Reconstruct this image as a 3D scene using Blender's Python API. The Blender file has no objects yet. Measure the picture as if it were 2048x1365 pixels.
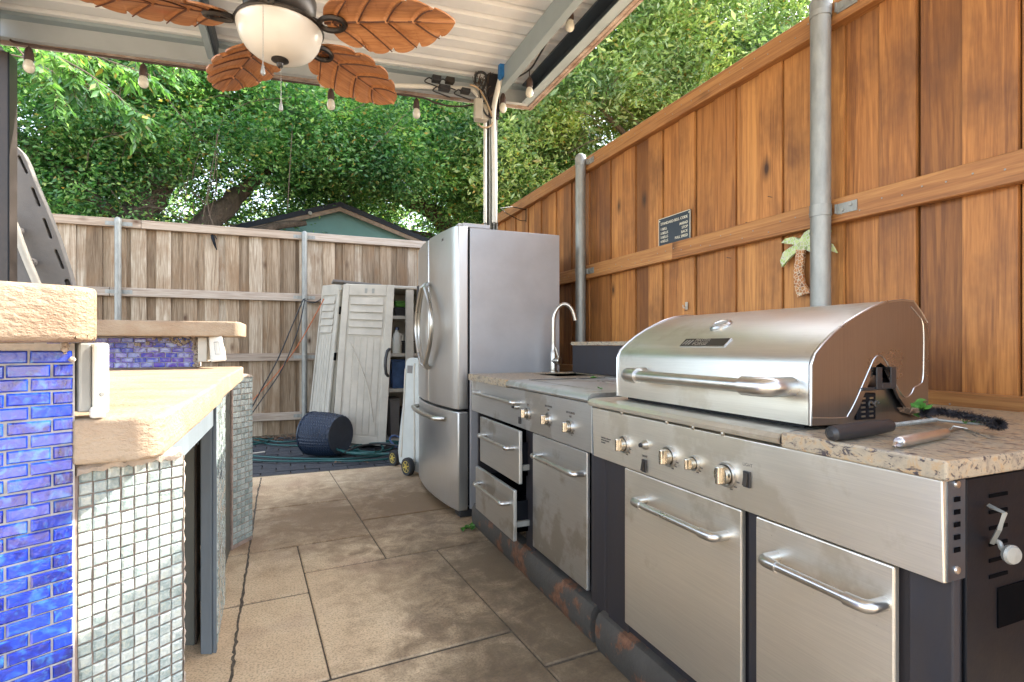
import bpy, bmesh, math, random
import numpy as np
from mathutils import Vector, Matrix, Euler

random.seed(7); rng = np.random.default_rng(11)
R = math.radians
scene = bpy.context.scene
col = scene.collection

# ------------------------------------------------------------------ camera
F, CX, HY, ZC = 1070.0, 1024.0, 690.0, 1.08
YAW = math.atan(441 / 1070)
cam_d = bpy.data.cameras.new('camera'); cam = bpy.data.objects.new('camera', cam_d); col.objects.link(cam)
cam.location = (0, 0, ZC); cam.rotation_euler = (R(90), 0, -YAW)
cam_d.sensor_width = 36; cam_d.lens = 36 * F / 2048; cam_d.shift_y = (HY - 682.5) / 2048
cam_d.clip_start = 0.02; cam_d.clip_end = 500
scene.camera = cam
# ------------------------------------------------------------------ sky, sun, exposure
SUN = Vector((1.0, 0.22, 0.80)).normalized()
world = bpy.data.worlds.new("World"); scene.world = world; world.use_nodes = True
wn = world.node_tree.nodes; wl = world.node_tree.links
sky = wn.new('ShaderNodeTexSky'); sky.sky_type = 'NISHITA'; sky.sun_disc = False
sky.sun_elevation = math.asin(SUN.z); sky.sun_rotation = math.atan2(SUN.x, SUN.y)
sky.dust_density = 2.5; sky.air_density = 1.0
bg = wn['Background']; bg.inputs[1].default_value = 0.15
hsv = wn.new('ShaderNodeHueSaturation'); hsv.inputs['Saturation'].default_value = .62; wl.new(sky.outputs[0], hsv.inputs['Color']); wl.new(hsv.outputs[0], bg.inputs[0])
sun_d = bpy.data.lights.new('sun', 'SUN'); sun_d.energy = 2.1; sun_d.angle = R(0.5); sun_d.color = (1, .95, .86)
sun = bpy.data.objects.new('sun', sun_d); col.objects.link(sun)
sun.rotation_euler = SUN.to_track_quat('Z', 'Y').to_euler(); sun.location = (6, 1, 8)
scene.view_settings.view_transform = 'Standard'; scene.view_settings.look = 'None'
scene.view_settings.gamma = 1; scene.view_settings.use_curve_mapping = False
scene.view_settings.exposure = 3.0
scene.render.engine = 'CYCLES'
scene.cycles.max_bounces = 10; scene.cycles.diffuse_bounces = 5; scene.cycles.glossy_bounces = 4
scene.cycles.transmission_bounces = 5; scene.cycles.transparent_max_bounces = 6
scene.cycles.sample_clamp_indirect = 6
scene.cycles.use_denoising = True

# ------------------------------------------------------------------ survey helper: a sight line of the photograph met with a known plane
_fw = (math.sin(YAW), math.cos(YAW)); _rt = (math.cos(YAW), -math.sin(YAW))
def W(px, py, t=None, x=None, y=None, z=None):
    r = (px - CX) / F; u = (HY - py) / F
    dx = _fw[0] + r * _rt[0]; dy = _fw[1] + r * _rt[1]
    if x is not None: t = x / dx
    if y is not None: t = y / dy
    if z is not None: t = (z - ZC) / u
    return Vector((t * dx, t * dy, ZC + t * u))

# ------------------------------------------------------------------ mesh builder
def rotz(a): return Matrix.Rotation(a, 4, 'Z')
class M:
    def __init__(s, T=None): s.v = []; s.f = []; s.T = T
    def add(s, vs, fs):
        b = len(s.v)
        if s.T is not None: vs = [s.T @ Vector(v) for v in vs]
        s.v += [tuple(v) for v in vs]; s.f += [tuple(b + i for i in f) for f in fs]; return s
    def box(s, x0, x1, y0, y1, z0, z1):
        if x0 > x1: x0, x1 = x1, x0
        if y0 > y1: y0, y1 = y1, y0
        if z0 > z1: z0, z1 = z1, z0
        return s.add([(x0,y0,z0),(x1,y0,z0),(x1,y1,z0),(x0,y1,z0),(x0,y0,z1),(x1,y0,z1),(x1,y1,z1),(x0,y1,z1)],
                     [(0,3,2,1),(4,5,6,7),(0,1,5,4),(1,2,6,5),(2,3,7,6),(3,0,4,7)])
    def hexa(s, a):   # eight corners, same order as box
        return s.add(a, [(0,3,2,1),(4,5,6,7),(0,1,5,4),(1,2,6,5),(2,3,7,6),(3,0,4,7)])
    def prism(s, poly, ext):
        n = len(poly); ext = Vector(ext); p = [Vector(q) for q in poly]
        return s.add(p + [q + ext for q in p], [tuple(range(n))[::-1], tuple(range(n, 2*n))] + [(i, (i+1) % n, n + (i+1) % n, n + i) for i in range(n)])
    def tube(s, pts, r, n=8, caps=True, flat=None):
        pts = [Vector(p) for p in pts]; k = len(pts)
        rs = r if isinstance(r, (list, tuple)) else [r] * k
        vs = []; up = None
        for i, p in enumerate(pts):
            d = (pts[min(i+1, k-1)] - pts[max(i-1, 0)]).normalized()
            if up is None: up = Vector((0,0,1)) if abs(d.z) < .9 else Vector((1,0,0))
            a = d.cross(up)
            if a.length < 1e-4: a = d.cross(Vector((0,1,0)))
            a.normalize(); b = a.cross(d).normalized(); up = b
            for j in range(n):
                q = 2 * math.pi * j / n
                vs.append(p + (a * math.cos(q) + b * math.sin(q)) * rs[i])
        fs = [(i*n + j, i*n + (j+1) % n, (i+1)*n + (j+1) % n, (i+1)*n + j) for i in range(k-1) for j in range(n)]
        if caps: fs += [tuple(range(n))[::-1], tuple((k-1)*n + j for j in range(n))]
        return s.add(vs, fs)
    def lathe(s, prof, o, ax=(0,0,1), n=20, caps=True):
        ax = Vector(ax).normalized(); o = Vector(o)
        a = ax.orthogonal().normalized(); b = ax.cross(a)
        vs = []
        for r, h in prof:
            for j in range(n):
                q = 2*math.pi*j/n; vs.append(o + ax*h + (a*math.cos(q) + b*math.sin(q))*r)
        k = len(prof)
        fs = [(i*n + j, i*n + (j+1) % n, (i+1)*n + (j+1) % n, (i+1)*n + j) for i in range(k-1) for j in range(n)]
        if caps: fs += [tuple(range(n))[::-1], tuple((k-1)*n + j for j in range(n))]
        return s.add(vs, fs)
    def mesh(s, name, inv=None):
        me = bpy.data.meshes.new(name)
        vs = s.v if inv is None else [tuple(inv @ Vector(v)) for v in s.v]
        me.from_pydata(vs, [], s.f); me.validate(); return me

INV = {}
def root(name, label, cat, loc=(0,0,0), rz=0, group=None):
    o = bpy.data.objects.new(name, None); col.objects.link(o)
    o.location = loc; o.rotation_euler = (0,0,rz); o.empty_display_size = .1
    tag(o, label, cat, group)
    INV[o.name] = (Matrix.Translation(Vector(loc)) @ rotz(rz)).inverted()
    return o
def tag(o, label=None, cat=None, group=None, kind=None):
    if label: o['label'] = label
    if cat: o['category'] = cat
    if group: o['group'] = group
    if kind: o['kind'] = kind
    return o
def finish(me, mat, smooth, fixn=True):
    if fixn and len(me.polygons) < 60000:
        bm = bmesh.new(); bm.from_mesh(me); bmesh.ops.recalc_face_normals(bm, faces=bm.faces); bm.to_mesh(me); bm.free()
    if mat is not None: me.materials.append(mat)
    if smooth:
        me.shade_smooth(); me.set_sharp_from_angle(angle=R(smooth if smooth is not True else 38))
def obj(name, m, mat, parent=None, smooth=False, bevel=0, seg=2, label=None, cat=None, group=None, kind=None, fixn=True):
    inv = INV.get(parent.name) if parent else None
    me = m.mesh(name, inv) if isinstance(m, M) else m
    finish(me, mat, smooth, fixn)
    o = bpy.data.objects.new(name, me); col.objects.link(o)
    if parent: o.parent = parent
    INV[o.name] = inv if inv is not None else Matrix.Identity(4)
    if bevel:
        b = o.modifiers.new('bevel', 'BEVEL'); b.width = bevel; b.segments = seg; b.limit_method = 'ANGLE'; b.angle_limit = R(40)
    tag(o, label, cat, group, kind); return o
def thing(name, m, mat, label, cat, group=None, **k):   # a thing that is a single mesh, origin at its own place
    c = Vector((0,0,0)); lo = Vector(m.v[0])
    xs = [v[0] for v in m.v]; ys = [v[1] for v in m.v]; zs = [v[2] for v in m.v]
    c = Vector(((min(xs)+max(xs))/2, (min(ys)+max(ys))/2, min(zs)))
    me = m.mesh(name, Matrix.Translation(c).inverted())
    o = obj(name, me, mat, None, label=label, cat=cat, group=group, **k); o.location = c
    INV[o.name] = Matrix.Translation(c).inverted()
    return o
def piece(name, me, wm, parent, tint=None, label=None):    # alike piece sharing mesh data
    o = bpy.data.objects.new(name, me); col.objects.link(o); o.parent = parent
    o.matrix_basis = INV[parent.name] @ wm
    if label: o['label'] = label
    return o
def copy_tree(o, parent=None):
    c = o.copy(); col.objects.link(c)
    if parent: c.parent = parent
    for ch in o.children: copy_tree(ch, c)
    return c
def text(name, body, size, mat, parent, o, right, up, align='LEFT', depth=.0006, off=.001):
    cu = bpy.data.curves.new(name, 'FONT'); cu.body = body; cu.size = size; cu.align_x = align; cu.extrude = depth
    cu.resolution_u = 3
    tmp = bpy.data.objects.new('tmp_text', cu); col.objects.link(tmp)
    dg = bpy.context.evaluated_depsgraph_get(); me = bpy.data.meshes.new_from_object(tmp.evaluated_get(dg))
    bpy.data.objects.remove(tmp); me.name = name
    right = Vector(right).normalized(); up = Vector(up).normalized(); n = right.cross(up).normalized()
    mt = Matrix((right, up, n)).transposed().to_4x4(); mt.translation = Vector(o) + n * off
    me.transform(INV[parent.name] @ mt); me.materials.clear(); me.materials.append(mat)
    ob = bpy.data.objects.new(name, me); col.objects.link(ob); ob.parent = parent; return ob
def bez(p0, p1, p2, p3, n=12):
    p0, p1, p2, p3 = map(Vector, (p0, p1, p2, p3))
    return [(1-t)**3*p0 + 3*(1-t)**2*t*p1 + 3*(1-t)*t*t*p2 + t**3*p3 for t in [i/n for i in range(n+1)]]
def smooth_path(pts, n=6):
    pts = [Vector(p) for p in pts]; out = []
    for i in range(len(pts)-1):
        a = pts[max(i-1,0)]; b = pts[i]; c = pts[i+1]; d = pts[min(i+2, len(pts)-1)]
        for j in range(n):
            t = j/n
            out.append(.5*((2*b) + (-a+c)*t + (2*a-5*b+4*c-d)*t*t + (-a+3*b-3*c+d)*t**3))
    out.append(pts[-1]); return out

# ------------------------------------------------------------------ materials
def _new(name):
    m = bpy.data.materials.new(name); m.use_nodes = True
    return m, m.node_tree.nodes, m.node_tree.links, m.node_tree.nodes['Principled BSDF']
def _coord(n, l, scale, rnd=True, world_pos=False):
    tc = n.new('ShaderNodeTexCoord'); mp = n.new('ShaderNodeMapping'); mp.inputs['Scale'].default_value = scale
    if world_pos:
        g = n.new('ShaderNodeNewGeometry'); l.new(g.outputs['Position'], mp.inputs[0])
    else: l.new(tc.outputs['Object'], mp.inputs[0])
    return mp.outputs[0]
def _noise(n, l, co, scale, detail=5, rough=.55, w=None, dist=0):
    t = n.new('ShaderNodeTexNoise'); t.noise_dimensions = '4D' if w is not None else '3D'
    t.inputs['Scale'].default_value = scale; t.inputs['Detail'].default_value = detail
    t.inputs['Roughness'].default_value = rough; t.inputs['Distortion'].default_value = dist
    l.new(co, t.inputs['Vector'])
    if w is not None: l.new(w, t.inputs['W'])
    return t.outputs[0]
def _ramp(n, l, fac, stops):
    r = n.new('ShaderNodeValToRGB'); e = r.color_ramp.elements
    while len(e) < len(stops): e.new(.5)
    for i, (p, c) in enumerate(stops):
        e[i].position = p; e[i].color = (*c, 1) if len(c) == 3 else c
    l.new(fac, r.inputs[0]); return r.outputs[0]
def _mix(n, l, fac, a, b, mode='MIX'):
    m = n.new('ShaderNodeMix'); m.data_type = 'RGBA'; m.blend_type = mode
    for s, v in ((0, fac), (6, a), (7, b)):
        if isinstance(v, (int, float)): m.inputs[s].default_value = v
        elif isinstance(v, tuple): m.inputs[s].default_value = (*v, 1)
        else: l.new(v, m.inputs[s])
    return m.outputs[2]
def _math(n, l, op, a, b=None):
    m = n.new('ShaderNodeMath'); m.operation = op
    for i, v in enumerate((a, b)):
        if v is None: continue
        if isinstance(v, (int, float)): m.inputs[i].default_value = v
        else: l.new(v, m.inputs[i])
    return m.outputs[0]
def _bump(n, l, h, strength, dist=.002, normal=None):
    b = n.new('ShaderNodeBump'); b.inputs['Strength'].default_value = strength; b.inputs['Distance'].default_value = dist
    l.new(h, b.inputs['Height'])
    if normal is not None: l.new(normal, b.inputs['Normal'])
    return b.outputs[0]
def _rnd(n, l, mul=50):
    o = n.new('ShaderNodeObjectInfo'); return o.outputs['Random'], _math(n, l, 'MULTIPLY', o.outputs['Random'], mul)

def plain(name, c, rough=.5, metal=0, var=.25, scale=20, bump=.15, bscale=80, stretch=(1,1,1), coat=0, spec=.5, c2=None, bdist=.002):
    m, n, l, p = _new(name)
    r, w = _rnd(n, l); co = _coord(n, l, stretch)
    f = _noise(n, l, co, scale, 6, .6, w)
    c2 = c2 or tuple(v * (1 - var) for v in c)
    l.new(_ramp(n, l, f, [(.35, c2), (.65, c)]), p.inputs['Base Color'])
    l.new(_math(n, l, 'ADD', _math(n, l, 'MULTIPLY', f, .2), rough - .1), p.inputs['Roughness'])
    p.inputs['Metallic'].default_value = metal; p.inputs['Coat Weight'].default_value = coat
    p.inputs['Specular IOR Level'].default_value = spec
    if bump: l.new(_bump(n, l, _noise(n, l, co, bscale, 4, .6, w), bump, bdist), p.inputs['Normal'])
    return m

def wood(name, axis, light, mid, dark, rough=.6, knot=(.06,.03,.015), tint=.35, bump=.35, grain=1.0, coat=0, spots=None):
    m, n, l, p = _new(name)
    r, w = _rnd(n, l, 80)
    s = {'z': (1,1,.04), 'x': (.04,1,1), 'y': (1,.04,1)}[axis]
    co = _coord(n, l, s)
    warp = _noise(n, l, co, 6, 2, .5, w)
    broad = _noise(n, l, co, 13*grain, 5, .62, w, .8)
    fine = _noise(n, l, co, 120*grain, 4, .65, w, .5)
    wv = n.new('ShaderNodeMath'); wv.operation = 'SINE'
    l.new(_math(n, l, 'MULTIPLY', broad, 46.0), wv.inputs[0])
    g = _math(n, l, 'ADD', _math(n, l, 'MULTIPLY', wv.outputs[0], .055), _math(n, l, 'ADD', _math(n, l, 'MULTIPLY', fine, .42), _math(n, l, 'ADD', _math(n, l, 'MULTIPLY', warp, .22), _math(n, l, 'MULTIPLY', broad, .36))))
    c = _ramp(n, l, g, [(.27, dark), (.45, mid), (.62, light)])
    tn = _ramp(n, l, r, [(0, (1-tint, 1-tint*1.15, 1-tint*1.3)), (.5, (1, .93, .85)), (1, (1+tint*.3, 1+tint*.35, 1+tint*.4))])
    c = _mix(n, l, 1.0, c, tn, 'MULTIPLY')
    # knots
    ks = {'z': (1,1,.5), 'x': (.5,1,1), 'y': (1,.5,1)}[axis]
    kc = _coord(n, l, ks); v = n.new('ShaderNodeTexVoronoi'); v.inputs['Scale'].default_value = 4.6
    cb = n.new('ShaderNodeCombineXYZ'); l.new(_math(n, l, 'MULTIPLY', r, 37.0), cb.inputs[0]); l.new(_math(n, l, 'MULTIPLY', r, 91.0), cb.inputs[1]); l.new(_math(n, l, 'MULTIPLY', r, 59.0), cb.inputs[2])
    va = n.new('ShaderNodeVectorMath'); va.operation = 'ADD'; l.new(kc, va.inputs[0]); l.new(cb.outputs[0], va.inputs[1]); l.new(va.outputs[0], v.inputs['Vector'])
    kd = _math(n, l, 'ADD', v.outputs['Distance'], _math(n, l, 'MULTIPLY', _math(n, l, 'SUBTRACT', fine, .5), .06))
    kf = _ramp(n, l, kd, [(.035, (1,1,1)), (.075, (.55,.55,.55)), (.16, (0,0,0))])
    c = _mix(n, l, kf, c, knot)
    if spots:
        sp = _noise(n, l, _coord(n, l, (1,1,.6)), 3.0, 5, .65, w)
        c = _mix(n, l, _ramp(n, l, sp, [(.48, (0,0,0)), (.68, (.75,.75,.75))]), c, spots)
    l.new(c, p.inputs['Base Color']); p.inputs['Roughness'].default_value = rough
    p.inputs['Coat Weight'].default_value = coat; p.inputs['Coat Roughness'].default_value = .35
    l.new(_bump(n, l, g, bump, .003), p.inputs['Normal'])
    return m

def steel(name, c=(.58,.565,.54), rough=.3, axis='y', dirt=.35, bump=.08, metal=1.0, dirtcol=(.30,.25,.18)):
    m, n, l, p = _new(name)
    s = {'y': (30,.6,30), 'z': (30,30,.6), 'x': (.6,30,30)}[axis]
    r, w = _rnd(n, l)
    st = _noise(n, l, _coord(n, l, s), 14, 3, .6, w)
    bl = _noise(n, l, _coord(n, l, (1,1,1)), 3.5, 6, .62, w)
    sp = _noise(n, l, _coord(n, l, (1,1,1)), 60, 5, .7, w)
    base = _ramp(n, l, st, [(.3, tuple(v*.93 for v in c)), (.7, tuple(min(1, v*1.05) for v in c))])
    dm = _math(n, l, 'MULTIPLY', _ramp(n, l, bl, [(.53, (0,0,0)), (.585, (1,1,1))]), dirt)
    base = _mix(n, l, dm, base, dirtcol)
    sm = _math(n, l, 'MULTIPLY', _ramp(n, l, sp, [(.68, (0,0,0)), (.76, (1,1,1))]), dirt)
    base = _mix(n, l, sm, base, (.18,.13,.08))
    l.new(base, p.inputs['Base Color']); p.inputs['Metallic'].default_value = metal
    l.new(_math(n, l, 'ADD', _math(n, l, 'MULTIPLY', bl, .28), rough - .08), p.inputs['Roughness'])
    big = _noise(n, l, _coord(n, l, (3,3,.35) if axis == 'z' else (1,1,1)), 2.2, 2, .5, w)
    nb = _bump(n, l, big, .12, .02)
    l.new(_bump(n, l, st, bump, .0006, nb), p.inputs['Normal'])
    return m

def granite(name):
    m, n, l, p = _new(name); co = _coord(n, l, (1,1,1))
    a = _noise(n, l, co, 26, 8, .72, None, .9); b = _noise(n, l, _coord(n, l, (1,.45,1)), 85, 5, .72, None, .6)
    v = n.new('ShaderNodeTexVoronoi'); v.inputs['Scale'].default_value = 160; l.new(co, v.inputs['Vector'])
    c = _ramp(n, l, a, [(.30, (.15,.13,.11)), (.40, (.27,.225,.165)), (.52, (.345,.285,.20)), (.60, (.36,.235,.12)), (.66, (.38,.325,.245)), (.75, (.44,.395,.32))])
    c = _mix(n, l, _ramp(n, l, b, [(.40, (1,1,1)), (.46, (0,0,0))]), c, (.05,.04,.045))
    c = _mix(n, l, _ramp(n, l, v.outputs['Color'], [(.12, (.7,.7,.7)), (.2, (0,0,0))]), c, (.16,.12,.09))
    l.new(c, p.inputs['Base Color']); p.inputs['Roughness'].default_value = .38
    l.new(_bump(n, l, b, .25, .001), p.inputs['Normal'])
    return m

def glass_tile(name, stops, rough=.1, bump=.6, bs=60, irid=None, n1=30, coat=1.0):
    m, n, l, p = _new(name); r, w = _rnd(n, l, 90); co = _coord(n, l, (1,1,1))
    f = _noise(n, l, co, n1, 5, .6, w, .8)
    g = _math(n, l, 'ADD', _math(n, l, 'MULTIPLY', f, .75), _math(n, l, 'MULTIPLY', r, .3))
    c = _ramp(n, l, g, stops)
    if irid:
        i = _noise(n, l, co, n1*.6, 3, .5, w, 1.5)
        c = _mix(n, l, _ramp(n, l, i, [(.52, (0,0,0)), (.7, (.7,.7,.7))]), c, irid)
    l.new(c, p.inputs['Base Color']); p.inputs['Roughness'].default_value = rough
    p.inputs['Coat Weight'].default_value = coat; p.inputs['Coat Roughness'].default_value = .04
    p.inputs['Specular IOR Level'].default_value = .7
    l.new(_bump(n, l, _noise(n, l, co, bs, 3, .5, w), bump, .0015), p.inputs['Normal'])
    return m

def floor_mat(name):
    m, n, l, p = _new(name); co = _coord(n, l, (1,1,1), world_pos=True)
    a = _noise(n, l, co, 1.3, 6, .62, None, .4); b = _noise(n, l, co, 7, 9, .74, None, .35); s = _noise(n, l, co, 130, 4, .7)
    g = _math(n, l, 'ADD', _math(n, l, 'MULTIPLY', a, .5), _math(n, l, 'MULTIPLY', b, .5))
    c = _ramp(n, l, g, [(.34, (.45,.31,.185)), (.44, (.58,.425,.265)), (.54, (.67,.515,.335)), (.66, (.71,.575,.40))])
    # reddish and grey patches of the stain
    c = _mix(n, l, _ramp(n, l, _noise(n, l, co, 2.1, 4), [(.52, (0,0,0)), (.68, (.55,.55,.55))]), c, (.36,.22,.15))
    # old grease and rust-water stains: by the fridge, along the grill island, middle of the walk
    for (x, y, rad, amt, colr) in ((.80,3.65,1.05,1.0,(.13,.07,.025)), (.1,3.55,.8,.85,(.17,.095,.04)), (1.0,2.5,.85,.95,(.10,.068,.038)), (.72,1.3,.85,.9,(.11,.078,.046)), (1.0,1.8,.75,.9,(.10,.07,.04)), (.75,4.5,.7,.6,(.18,.115,.06))):
        d = n.new('ShaderNodeVectorMath'); d.operation = 'DISTANCE'
        g2 = n.new('ShaderNodeNewGeometry'); l.new(g2.outputs['Position'], d.inputs[0]); d.inputs[1].default_value = (x, y, 0)
        q = _math(n, l, 'ADD', _math(n, l, 'DIVIDE', d.outputs['Value'], rad), _math(n, l, 'MULTIPLY', _math(n, l, 'SUBTRACT', b, .5), 1.25))
        f = _ramp(n, l, q, [(.22, (amt*.9,)*3), (1.0, (0,0,0))])
        c = _mix(n, l, f, c, colr)
    sd = _ramp(n, l, s, [(.38, (1,1,1)), (.52, (0,0,0))])
    c = _mix(n, l, _math(n, l, 'MULTIPLY', sd, .5), c, (.10,.075,.05))
    l.new(c, p.inputs['Base Color'])
    l.new(_math(n, l, 'ADD', _math(n, l, 'MULTIPLY', b, .25), .55), p.inputs['Roughness'])
    nb = _bump(n, l, b, .35, .01)
    l.new(_bump(n, l, s, .5, .0015, nb), p.inputs['Normal'])
    return m

def leaf_mat(name, dark, mid, light, trans=.45, rough=.4):
    m, n, l, p = _new(name)
    g = n.new('ShaderNodeNewGeometry')
    c = _ramp(n, l, g.outputs['Random Per Island'], [(0, dark), (.5, mid), (.93, light), (.993, tuple((.35,.22,.06)) )])
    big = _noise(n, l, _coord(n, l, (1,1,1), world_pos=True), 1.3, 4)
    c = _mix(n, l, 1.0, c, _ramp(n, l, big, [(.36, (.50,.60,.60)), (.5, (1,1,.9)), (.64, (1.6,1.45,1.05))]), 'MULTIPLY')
    l.new(c, p.inputs['Base Color']); p.inputs['Roughness'].default_value = rough; p.inputs['Specular IOR Level'].default_value = .5
    t = n.new('ShaderNodeBsdfTranslucent'); l.new(_mix(n, l, 1.0, c, (1.3,1.5,.8), 'MULTIPLY'), t.inputs['Color'])
    ms = n.new('ShaderNodeMixShader'); ms.inputs[0].default_value = trans
    l.new(p.outputs[0], ms.inputs[1]); l.new(t.outputs[0], ms.inputs[2]); l.new(ms.outputs[0], n['Material Output'].inputs[0])
    return m

MT = {}
MT['cedar'] = wood('cedar_stain', 'z', (.52,.235,.066), (.34,.14,.037), (.125,.043,.013), .6, (.05,.018,.006), .46, .35, 1.0, .04, spots=(.12,.045,.016))
MT['cedar_y'] = wood('cedar_rail_stain', 'y', (.47,.235,.078), (.33,.142,.044), (.16,.062,.02), .6, (.06,.025,.008), .2, .3, 1.0, .04)
MT['grey_wood'] = wood('weathered_board', 'z', (.50,.42,.32), (.30,.225,.15), (.08,.05,.03), .85, (.07,.035,.018), .45, .7, 1.1, 0, spots=(.24,.14,.07))
MT['grey_wood_x'] = wood('weathered_rail', 'x', (.46,.39,.32), (.33,.26,.20), (.16,.115,.08), .85, (.10,.05,.025), .2, .6)
MT['galv'] = plain('galvanised_steel', (.34,.34,.31), .52, .45, .3, 30, .15, 90, (1,1,.3))
MT['fan_wood'] = wood('fan_blade_wood', 'x', (.56,.27,.11), (.43,.18,.065), (.22,.08,.028), .45, (.4,.13,.04), .12, .4, 1.4, .2)
MT['steel'] = steel('brushed_steel', (.76,.72,.63), .33, metal=.9, dirt=.5, dirtcol=(.50,.44,.33))
MT['steel_hood'] = steel('hood_steel', (.60,.59,.54), .30, metal=.95, dirt=.45, dirtcol=(.42,.38,.30))
MT['steel_old'] = steel('weathered_steel', (.56,.565,.55), .38, 'y', .5, .1)
MT['steel_z'] = steel('fridge_steel', (.58,.57,.55), .30, 'z', .0, .03)
MT['chrome'] = plain('chromed_tube', (.60,.59,.57), .3, 1, .15, 12, .05, 60)
MT['nickel'] = plain('satin_nickel', (.55,.52,.46), .3, 1, .2, 12, .05, 60)
MT['knob'] = plain('knob_metal', (.62,.57,.48), .25, 1, .3, 90, .1, 200)
MT['granite'] = granite('granite')
MT['case'] = plain('fridge_case_paint', (.41,.41,.42), .33, .35, .1, 6, .05, 300)
MT['black'] = plain('black_paint', (.004,.005,.008), .5, 0, .3, 20, .15, 120, spec=.2)
MT['flange'] = plain('flange_steel', (.13,.15,.18), .35, .8, .3, 14, .1, 100)
MT['vein'] = plain('carved_vein_stain', (.12,.04,.015), .5, 0, .3, 30, .2, 80)
MT['black_panel'] = plain('dusty_black_panel', (.024,.018,.017), .66, 0, .5, 14, .2, 160, (1,1,.25), c2=(.016,.015,.02))
MT['black_plastic'] = plain('black_plastic', (.02,.02,.022), .38, 0, .2, 20, .05, 120)
MT['dark'] = plain('dark_interior', (.0015,.0015,.002), .9, 0, .2, 20, 0, spec=.05)
MT['rust'] = plain('rusty_painted_metal', (.075,.068,.06), .6, .1, .3, 9, .5, 70, bdist=.004)
_m, _n, _l, _p = MT['rust'], MT['rust'].node_tree.nodes, MT['rust'].node_tree.links, MT['rust'].node_tree.nodes['Principled BSDF']
_rn = _noise(_n, _l, _coord(_n, _l, (1,1,1)), 7, 7, .68); _src = _p.inputs['Base Color'].links[0].from_socket
_rc = _ramp(_n, _l, _noise(_n, _l, _coord(_n, _l, (1,1,1)), 40, 4, .6), [(.35, (.10,.045,.025)), (.65, (.22,.105,.06))])
_l.new(_mix(_n, _l, _ramp(_n, _l, _rn, [(.53, (0,0,0)), (.58, (1,1,1))]), _src, _rc), _p.inputs['Base Color'])
MT['conc'] = plain('stained_concrete', (.37,.285,.195), .7, 0, .3, 9, .9, 85, (1,1,1.8), c2=(.29,.19,.115), bdist=.006)
MT['mortar'] = plain('mortar', (.55,.46,.38), .85, 0, .4, 25, .8, 90, bdist=.006)
MT['grout'] = plain('grout', (.62,.58,.54), .85, 0, .35, 30, .6, 120)
MT['grout_b'] = plain('brown_grout', (.42,.32,.26), .85, 0, .4, 30, .6, 120)
MT['blue'] = glass_tile('blue_glass', [(.28, (.0,.004,.09)), (.44, (.0,.016,.26)), (.58, (.001,.04,.46)), (.70, (.008,.04,.42)), (.82, (.03,.16,.55)), (.97, (.28,.45,.66))], .1, .8, 130, (.04,.20,.50), 70)
MT['irid'] = glass_tile('iridescent_glass', [(.2, (.01,.015,.30)), (.4, (.03,.06,.5)), (.55, (.12,.05,.4)), (.7, (.35,.4,.7)), (.9, (.6,.45,.6))], .08, .7, 60, (.5,.55,.65), 26)
MT['aqua'] = glass_tile('aqua_glass', [(.2, (.16,.22,.21)), (.4, (.28,.35,.335)), (.56, (.40,.46,.44)), (.70, (.53,.58,.54)), (.9, (.64,.67,.61))], .12, 1.0, 140, (.5,.52,.42), 130)
MT['frame_paint'] = plain('grey_blue_paint', (.17,.20,.22), .6, 0, .25, 10, .4, 60, (1,1,.2))
MT['olive_paint'] = plain('olive_grey_paint', (.15,.15,.125), .7, 0, .3, 6, .3, 60, (1,1,.3))
MT['endgrain'] = plain('end_grain', (.23,.22,.20), .8, 0, .5, 60, .4, 60, (1,3,12))
MT['roof'] = plain('painted_roof_metal', (.76,.77,.76), .5, 0, .08, 3, .03, 40)
MT['beam'] = plain('galvanised_beam', (.33,.40,.42), .5, .1, .12, 4, .06, 80)
MT['beam_lt'] = plain('painted_beam', (.47,.51,.52), .5, 0, .1, 4, .04, 80)
MT['beam_dk'] = plain('dark_beam_tone', (.08,.10,.12), .5, .2, .3, 8, .1, 80)  # darker tone for the beams' inner webs and the gusset plate
MT['trim'] = plain('weathered_trim', (.42,.34,.28), .7, 0, .5, 12, .3, 60, c2=(.20,.12,.08))
MT['post_dk'] = plain('dark_post_paint', (.05,.038,.032), .45, .2, .3, 8, .1, 80)
MT['white_pl'] = plain('white_plastic', (.72,.70,.62), .4, 0, .12, 8, .1, 50)
MT['beige_pl'] = plain('beige_plastic', (.50,.46,.38), .5, 0, .2, 8, .1, 50)
MT['resin'] = plain('resin_shed', (.52,.48,.40), .55, 0, .22, 6, .15, 60)
MT['resin_grey'] = plain('grey_resin', (.18,.165,.15), .8, 0, .25, 5, .9, 160, c2=(.13,.12,.11))
MT['white_pl2'] = plain('grey_white_plastic', (.47,.48,.44), .5, 0, .15, 6, .1, 50)
MT['basket_base'] = plain('basket_base', (.02,.025,.035), .5, 0, .6, 5, .3, 60, c2=(.035,.045,.06))
MT['bronze'] = plain('bronze_metal', (.05,.042,.036), .4, .6, .3, 10, .1, 60)
MT['frost'] = plain('frosted_glass', (.80,.75,.66), .35, 0, .08, 3, .05, 20, coat=.3)
MT['bulb'] = plain('frosted_bulb', (.70,.66,.55), .25, 0, .12, 60, .1, 60, coat=.5)
MT['socket'] = plain('rubber_socket', (.07,.04,.03), .6, 0, .4, 40, .3, 90)
MT['tape'] = plain('blue_tape', (.02,.18,.48), .6, 0, .3, 30, .3, 60)
MT['teal'] = plain('teal_paint', (.10,.21,.19), .6, 0, .15, 3, .1, 40)
MT['shingle'] = plain('dark_shingle', (.025,.03,.042), .85, 0, .4, 40, .6, 80)
MT['fascia'] = plain('fascia_board', (.27,.20,.15), .8, 0, .4, 12, .4, 60)
MT['basket'] = plain('blue_wicker', (.012,.024,.05), .4, 0, .35, 30, .3, 60)
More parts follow.
